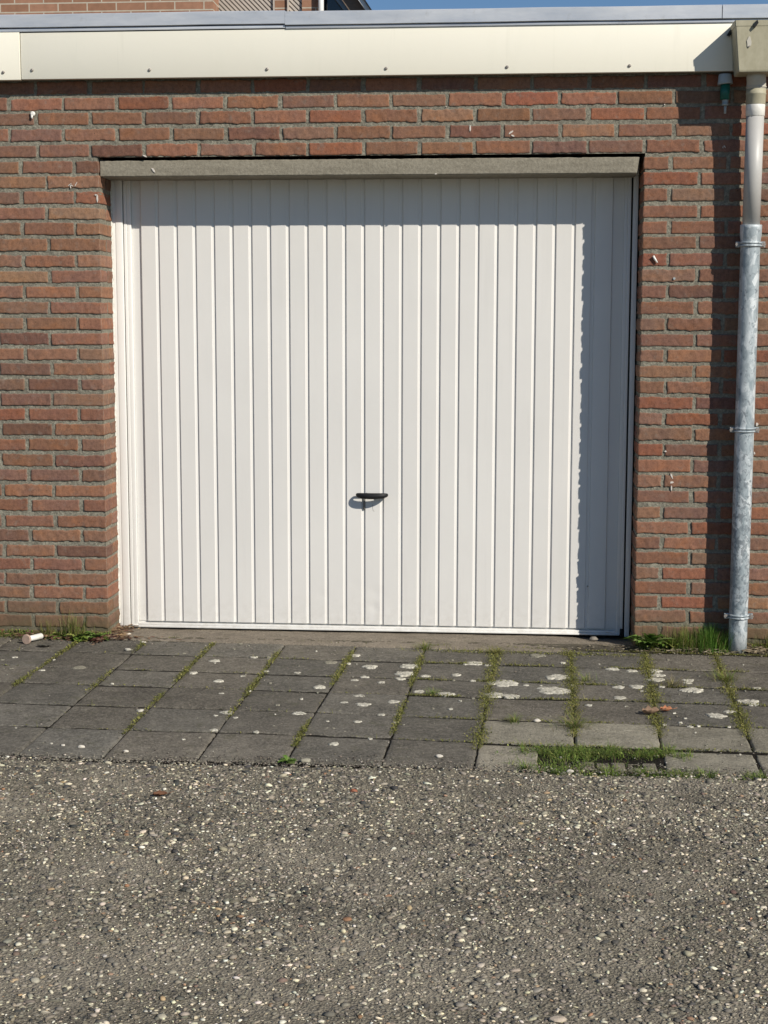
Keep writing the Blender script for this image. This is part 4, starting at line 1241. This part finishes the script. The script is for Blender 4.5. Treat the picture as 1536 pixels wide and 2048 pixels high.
BR = [(0.20, 0.12, 0.07), (0.14, 0.07, 0.05), (0.30, 0.20, 0.12), (0.36, 0.27, 0.17)]
litter(0.03, 0.10, 0.025, 0.05, 150, BR)
litter(-0.17, -0.05, 0.17, 0.03, 420, BR[:3])
litter(-0.02, -0.09, 0.03, 0.03, 60, [(0.10, 0.03, 0.025), (0.14, 0.05, 0.035)])
litter(2.45, -0.07, 0.22, 0.04, 520, [(0.30, 0.25, 0.17), (0.22, 0.17, 0.11), (0.38, 0.33, 0.24)], s0=0.004, s1=0.014)
litter(2.66, -0.06, 0.03, 0.03, 90, [(0.45, 0.36, 0.24), (0.30, 0.25, 0.17)])
tag(lit.build('leaf_litter', DRY), 'brown leaf scraps gathered at the foot of the wall', 'leaf litter', kind='stuff')

# ------------------------------------------------------------------ moss and grass
def blade(m, x, y, z, h, w, ang, lean, colr, seg_=4):
    dx, dy = math.cos(ang), math.sin(ang)
    sx, sy = -dy, dx
    V = []
    for i in range(seg_ + 1):
        t = i / seg_
        b = lean * t * t * h
        ww = w * (1 - t) ** 0.6 * 0.5 + 0.0001
        cx_, cy_, cz_ = x + dx * b, y + dy * b, z + h * t * (1 - 0.25 * lean * t)
        V.append((cx_ - sx * ww, cy_ - sy * ww, cz_)); V.append((cx_ + sx * ww, cy_ + sy * ww, cz_))
    m.add(V, [(2 * i, 2 * i + 1, 2 * i + 3, 2 * i + 2) for i in range(seg_)], 0, colr, True)
def lf_(m, x, y, z, s_, colr, tiltmax=0.9):
    """one small oval leaf"""
    a = random.uniform(0, 6.28); t = random.uniform(0, tiltmax)
    ux, uy, uz = math.cos(a) * math.cos(t), math.sin(a) * math.cos(t), math.sin(t)
    vx, vy = -math.sin(a), math.cos(a)
    P_s = [(0, 0), (0.35, 0.3), (0.8, 0.22), (1, 0), (0.8, -0.22), (0.35, -0.3)]
    V = [(x + s_ * (u * ux + v * vx), y + s_ * (u * uy + v * vy), z + s_ * u * uz) for u, v in P_s]
    m.add(V, [(0, 1, 2, 3), (0, 3, 4, 5)], 0, colr)
YG = [(0.21, 0.215, 0.05), (0.27, 0.265, 0.07), (0.16, 0.175, 0.045), (0.11, 0.12, 0.035), (0.31, 0.28, 0.10)]
GG = [(0.12, 0.20, 0.035), (0.17, 0.26, 0.045), (0.22, 0.30, 0.06), (0.08, 0.13, 0.03), (0.29, 0.31, 0.09)]
def jc(cols, k0=0.75, k1=1.25):
    k = random.uniform(k0, k1); cc = random.choice(cols); return tuple(v * k for v in cc)
mo_ = MB()
def moss_line(pfun, t0, t1, dens, wid, dist_fn, grassy=0.0, tall=0.008, cols=YG):
    """pfun(t)->(x,y)"""
    n__ = int(dens)
    for _ in range(n__):
        t = random.uniform(t0, t1)
        x, y = pfun(t)
        den = dist_fn(t)
        if random.random() > den: continue
        x += random.gauss(0, wid * (0.5 + 1.0 * den)); y += random.gauss(0, wid * 0.8)
        if random.random() < grassy:
            blade(mo_, x, y, gz(x, y) - 0.003, random.uniform(0.008, 0.028), random.uniform(0.001, 0.002), random.uniform(0, 6.28), random.uniform(0.2, 1.6), jc(cols))
        else:
            lf_(mo_, x, y, gz(x, y) - 0.002 + random.uniform(0, tall), random.uniform(0.0028, 0.0085), jc(cols))
def nz_(seed, f=5):
    return lambda t: min(1, max(0.0, 0.5 + 1.5 * noise.noise(Vector((t * f, seed * 3.7, 0)))))
for ci in range(0, 10):
    c_ = ci + OFFX
    pf_ = lambda y, c_=c_: (colx(c_, y), y)
    if ci <= 5:
        d_ = nz_(ci + 1, 4)
        y_end = {0: -0.9, 1: -1.25, 2: -1.5, 3: -1.3, 4: -1.62, 5: -1.45}[ci]
        moss_line(pf_, -0.10, y_end, {0: 2000, 1: 2000, 2: 3000, 3: 2400, 4: 3200, 5: 2600}[ci], 0.0055, d_, 0.05)
    else:
        moss_line(pf_, -0.14, -1.58 if ci < 7 else -1.4, 4200, 0.0115, lambda t, s=ci: 0.35 + 0.65 * nz_(s + 20, 5)(t), 0.16, 0.010)
# cross joints, mostly at the right
for r_ in range(0, 6):
    for seg_c in range(-1, 10):
        right = seg_c >= 5
        a, b = colx(seg_c + OFFX, -0.9), colx(seg_c + OFFX + 1, -0.9)
        amt = (650 if right else 110) * (1 if r_ < 4 else 0.4)
        dfn = nz_(r_ * 11 + seg_c + 40, 9)
        moss_line(lambda t, r_=r_: (t, rowy(r_, t)), a, b, amt, 0.0042, (lambda t, dfn=dfn: dfn(t) * 0.8) if right else (lambda t, dfn=dfn: max(0, dfn(t) - 0.35)), 0.12, 0.005)
# mossy film along the sill front at the right
moss_line(lambda t: (t, -0.16 - 0.03 * (t - 1.3)), 1.25, 2.25, 2600, 0.020, nz_(77, 5), 0.15, 0.004)
# far-right slabs: scattered moss
for _ in range(2600):
    x = random.uniform(1.55, 2.85); y = random.uniform(-0.9, -0.12)
    if noise.noise(Vector((x * 7, y * 7, 3))) > 0.12:
        lf_(mo_, x, y, gz(x, y), random.uniform(0.002, 0.005), jc([(0.13, 0.12, 0.06), (0.10, 0.10, 0.045), (0.18, 0.16, 0.09)]), 0.4)
tag(mo_.build('moss', GREEN), 'yellow green moss growing in the joints between the slabs', 'moss', kind='stuff')

# grass in the gap of the kerb slabs and along the road edge
gr = MB()
def ingap():
    r_ = random.random()
    while True:
        if r_ < 0.42: x, y = random.uniform(1.71, 2.23), random.gauss(-1.562, 0.024)
        elif r_ < 0.72: x, y = random.gauss(1.86, 0.085), random.uniform(-1.83, -1.54)
        else: x, y = random.uniform(1.75, 2.25), random.gauss(-1.79, 0.022)
        if noise.noise(Vector((x * 16, y * 16, 2))) + 0.5 * noise.noise(Vector((x * 45, y * 45, 2))) > -0.12 + 0.5 * random.random() - 0.2: return x, y
def sunken(x, y): return 1.9 < x < 2.11 and -1.74 < y < -1.645
for _ in range(3600):
    x, y = ingap()
    if sunken(x, y) and random.random() < 0.6: continue
    blade(gr, x, y, G - 0.012, random.uniform(0.008, 0.034) * (1 + noise.noise(Vector((x * 22, y * 22, 5)))), random.uniform(0.0010, 0.0024), random.uniform(0, 6.28), random.uniform(0.3, 2.2), jc(GG), 3)
for _ in range(1500):
    x = random.uniform(2.12, 2.75); y = random.gauss(-1.80, 0.018)
    if noise.noise(Vector((x * 14, y * 14, 8))) < 0.02: continue
    blade(gr, x, y, G - 0.01, random.uniform(0.014, 0.036), random.uniform(0.0014, 0.0026), random.uniform(0, 6.28), random.uniform(0.2, 1.6), jc(GG), 3)
for _ in range(900):
    x, y = ingap()
    if sunken(x, y): continue
    lf_(gr, x, y, G - 0.005 + random.uniform(0, 0.01), random.uniform(0.004, 0.009), jc(GG))
for _ in range(260):
    x, y = ingap()
    blade(gr, x, y, G - 0.012, random.uniform(0.012, 0.03), 0.0014, random.uniform(0, 6.28), random.uniform(0.8, 2.0), jc([(0.30, 0.24, 0.13), (0.22, 0.17, 0.09)]), 3)
tag(gr.build('grass', GREEN), 'short green grass filling the gap in the pale kerb slabs', 'grass', kind='stuff')

# low growth along the wall foot, left and right
wg = MB()
for _ in range(4200):
    side = random.random()
    if side < 0.40:
        x = random.uniform(-0.5, 0.0); y = -abs(random.gauss(0, 0.035)) - 0.004
        h = random.uniform(0.006, 0.022) * (1 if x < -0.25 else 1.3)
    elif side < 0.95:
        x = random.uniform(2.19, 2.55); y = -abs(random.gauss(0, 0.035)) - 0.004
        h = random.uniform(0.015, 0.06)
    else:
        x = random.uniform(2.64, 3.0); y = -abs(random.gauss(0, 0.03)) - 0.004
        h = random.uniform(0.015, 0.06)
    blade(wg, x, y, G - 0.002, h, random.uniform(0.001, 0.002), random.uniform(0, 6.28), random.uniform(0.2, 1.6), jc(GG + YG[:2]), 3)
for _ in range(2600):
    if random.random() < 0.5:
        x = random.uniform(-0.5, 0.01); sp_ = 0.03
    else:
        x = random.uniform(2.2, 2.56); sp_ = 0.035
    y = -abs(random.gauss(0, sp_)) - 0.004
    lf_(wg, x, y, G + random.uniform(0, 0.028) * max(0.2, 1 + y / 0.09), random.uniform(0.004, 0.010), jc(GG))
for _ in range(700):
    x = random.uniform(2.64, 3.0); y = -abs(random.gauss(0, 0.03)) - 0.004
    lf_(wg, x, y, G + random.uniform(0, 0.02), random.uniform(0.004, 0.009), jc(YG + GG))
tag(wg.build('grass', GREEN), 'low weeds and thin grass growing along the foot of the brick wall', 'grass', kind='stuff')

def tuft(x, y, n__, h0, h1, spread, label, cols=GG, w=0.0022, lean=(0.1, 1.0), dead=0.1, group='grass tufts and weeds'):
    m = MB()
    for _ in range(n__):
        a = random.uniform(0, 6.28); r_ = abs(random.gauss(0, spread * 0.4))
        bx, by = x + math.cos(a) * r_, y + math.sin(a) * r_
        if by > -0.004 and y < 0: by = -0.004 - random.uniform(0, 0.01)
        aa = a + random.gauss(0, 0.7)
        ln = random.uniform(*lean)
        if y > -0.08 and math.sin(aa) > 0: ln *= 0.25
        cc = jc(cols) if random.random() > dead else jc([(0.34, 0.28, 0.15), (0.24, 0.19, 0.10)])
        blade(m, bx, by, G - 0.004, random.uniform(h0, h1), random.uniform(0.6, 1.2) * w, aa, ln, cc, 5)
    o = m.build('grass_tuft', GREEN)
    return tag(o, label, 'grass tuft', group)
tuft(-0.135, -0.035, 210, 0.04, 0.125, 0.075, 'tall thin grass tuft against the wall left of the door', w=0.0020, cols=GG + YG[:3], lean=(0.1, 0.9), dead=0.2)
tuft(-0.245, -0.03, 110, 0.03, 0.10, 0.06, 'sparse dry grass tuft behind the white plastic plug', w=0.0016, cols=YG, lean=(0.1, 1.0), dead=0.4)
tuft(2.480, -0.045, 640, 0.03, 0.120, 0.10, 'tallest bright green grass tuft, left of the downpipe', w=0.0024, cols=[(0.08, 0.18, 0.025), (0.11, 0.23, 0.035), (0.16, 0.28, 0.05)], lean=(0.05, 0.9), dead=0.06)
tuft(2.37, -0.035, 480, 0.03, 0.105, 0.13, 'thin grass tuft by the wall between the leafy weed and the tallest tuft', w=0.0017, cols=GG + YG[:2], lean=(0.05, 0.6), dead=0.12)
tuft(2.74, -0.03, 200, 0.03, 0.10, 0.09, 'yellow green grass tuft right of the downpipe', w=0.0018, cols=YG + GG, lean=(0.1, 0.8), dead=0.2)
tuft(1.333, -0.125, 130, 0.015, 0.042, 0.045, 'grass tuft in the joint at the sill, below the right half of the door', w=0.0018, cols=YG + GG[:3], lean=(0.3, 1.6))
tuft(1.616, -0.195, 150, 0.015, 0.040, 0.06, 'spreading yellowish tuft at the sill, nearer the right door corner', w=0.0018, cols=YG, lean=(0.4, 1.8))
tuft(1.402, -0.882, 70, 0.012, 0.034, 0.03, 'small solitary green tuft in the middle of a dark slab', w=0.0018, cols=GG, lean=(0.3, 1.6))
tuft(1.692, -1.228, 90, 0.012, 0.035, 0.04, 'green tuft at the far edge of the first pale kerb slab', w=0.0018, cols=GG + YG[:2], lean=(0.3, 1.6))
tuft(1.886, -1.285, 200, 0.018, 0.055, 0.07, 'wide straggling tuft on the joint between the two palest kerb slabs', w=0.0018, cols=GG + YG, lean=(0.5, 2.0), dead=0.25)
tuft(1.95, -0.64, 90, 0.012, 0.045, 0.06, 'small tuft right of the largest lichen patch', w=0.0016, cols=YG + GG[:2], lean=(0.5, 2.0))
tuft(2.263, -0.68, 120, 0.012, 0.048, 0.06, 'dry yellowish tuft between white lichen spots near the right edge', w=0.0017, cols=YG, lean=(0.5, 2.0), dead=0.35)
tuft(2.464, -0.58, 190, 0.018, 0.052, 0.07, 'bushy tuft on the joint in front of the downpipe', w=0.0018, cols=YG + GG[:2], lean=(0.5, 1.9), dead=0.2)
tuft(1.721, -1.765, 80, 0.012, 0.035, 0.035, 'small grass tuft at the near edge of the first pale kerb slab', w=0.0018, cols=GG, lean=(0.3, 1.5))

# broad leafed weeds
def weed(x, y, n__, L0, L1, width, label, cols=GG, rise=(0.3, 1.2)):
    m = MB()
    for q_ in range(n__):
        a = random.uniform(0, 6.28)
        if y > -0.1 and math.sin(a) > 0.3: a = -a
        L_ = random.uniform(L0, L1); el_ = random.uniform(*rise)
        cc = jc(cols); V = []; ns = 10
        dx, dy = math.cos(a), math.sin(a); sx, sy = -dy, dx
        for i in range(ns + 1):
            t = i / ns
            r_ = L_ * (math.cos(el_) * t + 0.18 * t * t); zz_ = L_ * (math.sin(el_) * t - 0.42 * t * t)
            lobes = 1 - 0.45 * (i % 2)
            ww = width * L_ * (0.12 + math.sin(math.pi * t ** 1.4) ) * 0.5 * lobes * (1 if t < 0.999 else 0.05)
            cx_, cy_, cz_ = x + dx * r_, y + dy * r_, G + 0.002 + max(0.001, zz_)
            V += [(cx_ - sx * ww, cy_ - sy * ww, cz_ + ww * 0.35), (cx_, cy_, cz_), (cx_ + sx * ww, cy_ + sy * ww, cz_ + ww * 0.35)]
        F = []
        for i in range(ns):
            for k in range(2):
                F.append((i * 3 + k, i * 3 + k + 1, (i + 1) * 3 + k + 1, (i + 1) * 3 + k))
        m.add(V, F, 0, cc)
    o = m.build('weed', GREEN)
    return tag(o, label, 'weed', 'grass tufts and weeds')
LG = [(0.14, 0.24, 0.045), (0.18, 0.29, 0.06), (0.09, 0.16, 0.03), (0.27, 0.36, 0.11)]
weed(2.235, -0.055, 60, 0.06, 0.125, 0.30, 'leafy toothed weed at the foot of the wall, right of the door', LG, (0.75, 1.5))
weed(2.325, -0.045, 70, 0.035, 0.085, 0.36, 'low leafy weed beside the toothed one, before the brick pier', GG, (0.5, 1.4))
weed(1.012, -1.765, 34, 0.012, 0.035, 0.45, 'small bright green weed where the slabs meet the asphalt', LG, (0.1, 1.0))
weed(-0.03, -0.06, 50, 0.03, 0.075, 0.42, 'green leafy weed at the brick corner left of the door', LG, (0.1, 1.1))
weed(-0.105, -0.075, 44, 0.03, 0.065, 0.45, 'low rosette weed in front of the thin grass left of the door', GG, (0.1, 1.0))
weed(-0.19, -0.045, 34, 0.02, 0.055, 0.5, 'dark small-leaved weed between the plug and the grass tuft', GG, (0.1, 1.0))

# ------------------------------------------------------------------ house behind
house = empty('brick_house', (-0.8, 5.35, G), 'red brick house with pale siding rising behind the garage roof', 'house')
mh = Mat('house_brick', 0.9, spec=0.2)
bt_ = mh.n('ShaderNodeTexBrick')
sw = mh.n('ShaderNodeCombineXYZ')
xyz = mh.sep()
mh.set(sw.inputs[0], mh.math('ADD', xyz[0], xyz[1])); mh.set(sw.inputs[1], xyz[2])
mh.set(bt_.inputs['Vector'], sw.outputs[0])
bt_.inputs['Scale'].default_value = 1.0
bt_.inputs['Brick Width'].default_value = 0.22
bt_.inputs['Row Height'].default_value = 0.0625
bt_.inputs['Mortar Size'].default_value = 0.005
bt_.inputs['Mortar Smooth'].default_value = 0.2
bt_.inputs['Color1'].default_value = (0.30, 0.16, 0.10, 1)
bt_.inputs['Color2'].default_value = (0.37, 0.20, 0.13, 1)
bt_.inputs['Mortar'].default_value = (0.5, 0.45, 0.36, 1)
c = mh.mix(0.6, bt_.outputs[0], mh.ramp(mh.noise(20, 4, 0.6), [(0.3, (0.75, 0.75, 0.75)), (0.7, (1.15, 1.15, 1.15))]), 'MULTIPLY')
mh.color(c); mh.bump(bt_.outputs['Fac'], 0.004, -1.0)
HB = mh.m
SIDE = simple('cream_siding', (0.50, 0.44, 0.38), 0.6, nscale=8, amt=0.06)
SIDED = simple('siding_shadow_gap', (0.22, 0.19, 0.16), 0.8)
WHB = simple('white_board', (0.78, 0.78, 0.76), 0.5, nscale=8, amt=0.06)
SOFF = simple('brown_soffit', (0.16, 0.12, 0.09), 0.8)
GLS = Mat('dark_glass', 0.08, spec=0.8); GLS.color((0.012, 0.018, 0.022, 1)); GLS = GLS.m
BLUE = simple('blue_grey_board', (0.16, 0.24, 0.32), 0.5)
def hk(m, name, mat, lab=None):
    o = m.build(name, mat); keep(o, house)
    if lab: tag(o, lab)
    return o
m = MB(); m.box(-7.0, -0.655, 5.35, 5.60, G - 0.2, 5.2); m.box(-0.655, -0.555, 5.352, 5.58, G - 0.2, 5.2)
hk(m, 'front_wall', HB)
m = MB(); m.box(-0.142, -0.045, 5.66, 5.74, G - 0.2, 3.9); hk(m, 'brick_pier', HB)
m = MB(); m.box(0.065, 0.185, 5.66, 5.74, G - 0.2, 3.75); hk(m, 'brick_pier', HB)
m = MB(); m.box(-7.0, 0.42, 5.745, 10, G - 0.2, 3.6)
hk(m, 'rear_wall', HB)
# siding panels with diagonal boards
def siding(x0, x1, z0, z1):
    m = MB(); m.box(x0, x1, 5.70, 5.715, z0, z1); hk(m, 'siding_back', SIDED)
    m = MB(); st = 0.036; hh = z1 - z0
    i = -int(hh / st) - 2
    while x0 + i * st < x1 + hh:
        xa = x0 + i * st
        # board runs down to the right at 45 degrees: top edge at xa, bottom edge at xa+hh
        pts = []
        top0, top1 = xa, xa + st * 0.68
        poly = [(top0, z1), (top1, z1), (top1 + hh, z0), (top0 + hh, z0)]
        def clip(poly, f):
            out = []
            for a in range(len(poly)):
                p, q_ = poly[a], poly[(a + 1) % len(poly)]
                fp, fq = f(p), f(q_)
                if fp >= 0: out.append(p)
                if (fp >= 0) != (fq >= 0):
                    t = fp / (fp - fq); out.append((p[0] + (q_[0] - p[0]) * t, p[1] + (q_[1] - p[1]) * t))
            return out
        poly = clip(poly, lambda p: p[0] - x0)
        if len(poly) > 2: poly = clip(poly, lambda p: x1 - p[0])
        if len(poly) > 2: m.prism(poly, 5.68, 5.699)
        i += 1
    hk(m, 'siding', SIDE)
siding(-0.585, -0.158, 3.2, 3.95)
siding(-0.035, 0.062, 3.2, 3.95)
for xa_, xb_, ya_ in ((-0.615, -0.588, 5.66), (-0.155, -0.143, 5.66), (-0.045, -0.036, 5.64)):
    m = MB(); m.box(xa_, xb_, ya_, 5.70, 3.1, 3.95); hk(m, 'corner_board', SIDE)
m = MB(); m.box(0.186, 0.42, 5.735, 5.742, 3.0, 3.75); hk(m, 'window_pane', GLS)
m = MB(); m.tube([(0.214, 5.62, 2.9), (0.214, 5.62, 4.2)], 0.0215, 20); hk(m, 'rainwater_pipe', WHB)
# sloping verge: soffit, blue grey board, white barge board, dark edge
def slant(x_top, x_bot, x_top2, x_bot2, y0, y1, name, mat, zt=3.9, zb_=3.30):
    m = MB(); m.prism([(x_top, zt), (x_top2, zt), (x_bot2, zb_), (x_bot, zb_)], y0, y1); hk(m, name, mat)
# lines pass through z=3.585 (picture top) and z=3.515 (at the coping)
def at(xt, xb, z):  # xt at 3.585, xb at 3.515
    return xt + (xb - xt) * (3.585 - z) / 0.07
def sl2(a, b, c_, d, y0, y1, name, mat):
    slant(at(a, b, 3.9), at(a, b, 3.3), at(c_, d, 3.9), at(c_, d, 3.3), y0, y1, name, mat)
sl2(0.345, 0.400, 0.385, 0.435, 5.60, 5.73, 'blue_board', BLUE)
sl2(0.385, 0.435, 0.505, 0.556, 5.56, 5.72, 'soffit', SOFF)
sl2(0.505, 0.556, 0.545, 0.592, 5.50, 5.70, 'barge_board', WHB)
sl2(0.545, 0.592, 0.556, 0.603, 5.48, 5.72, 'roof_edge', BLACKP)
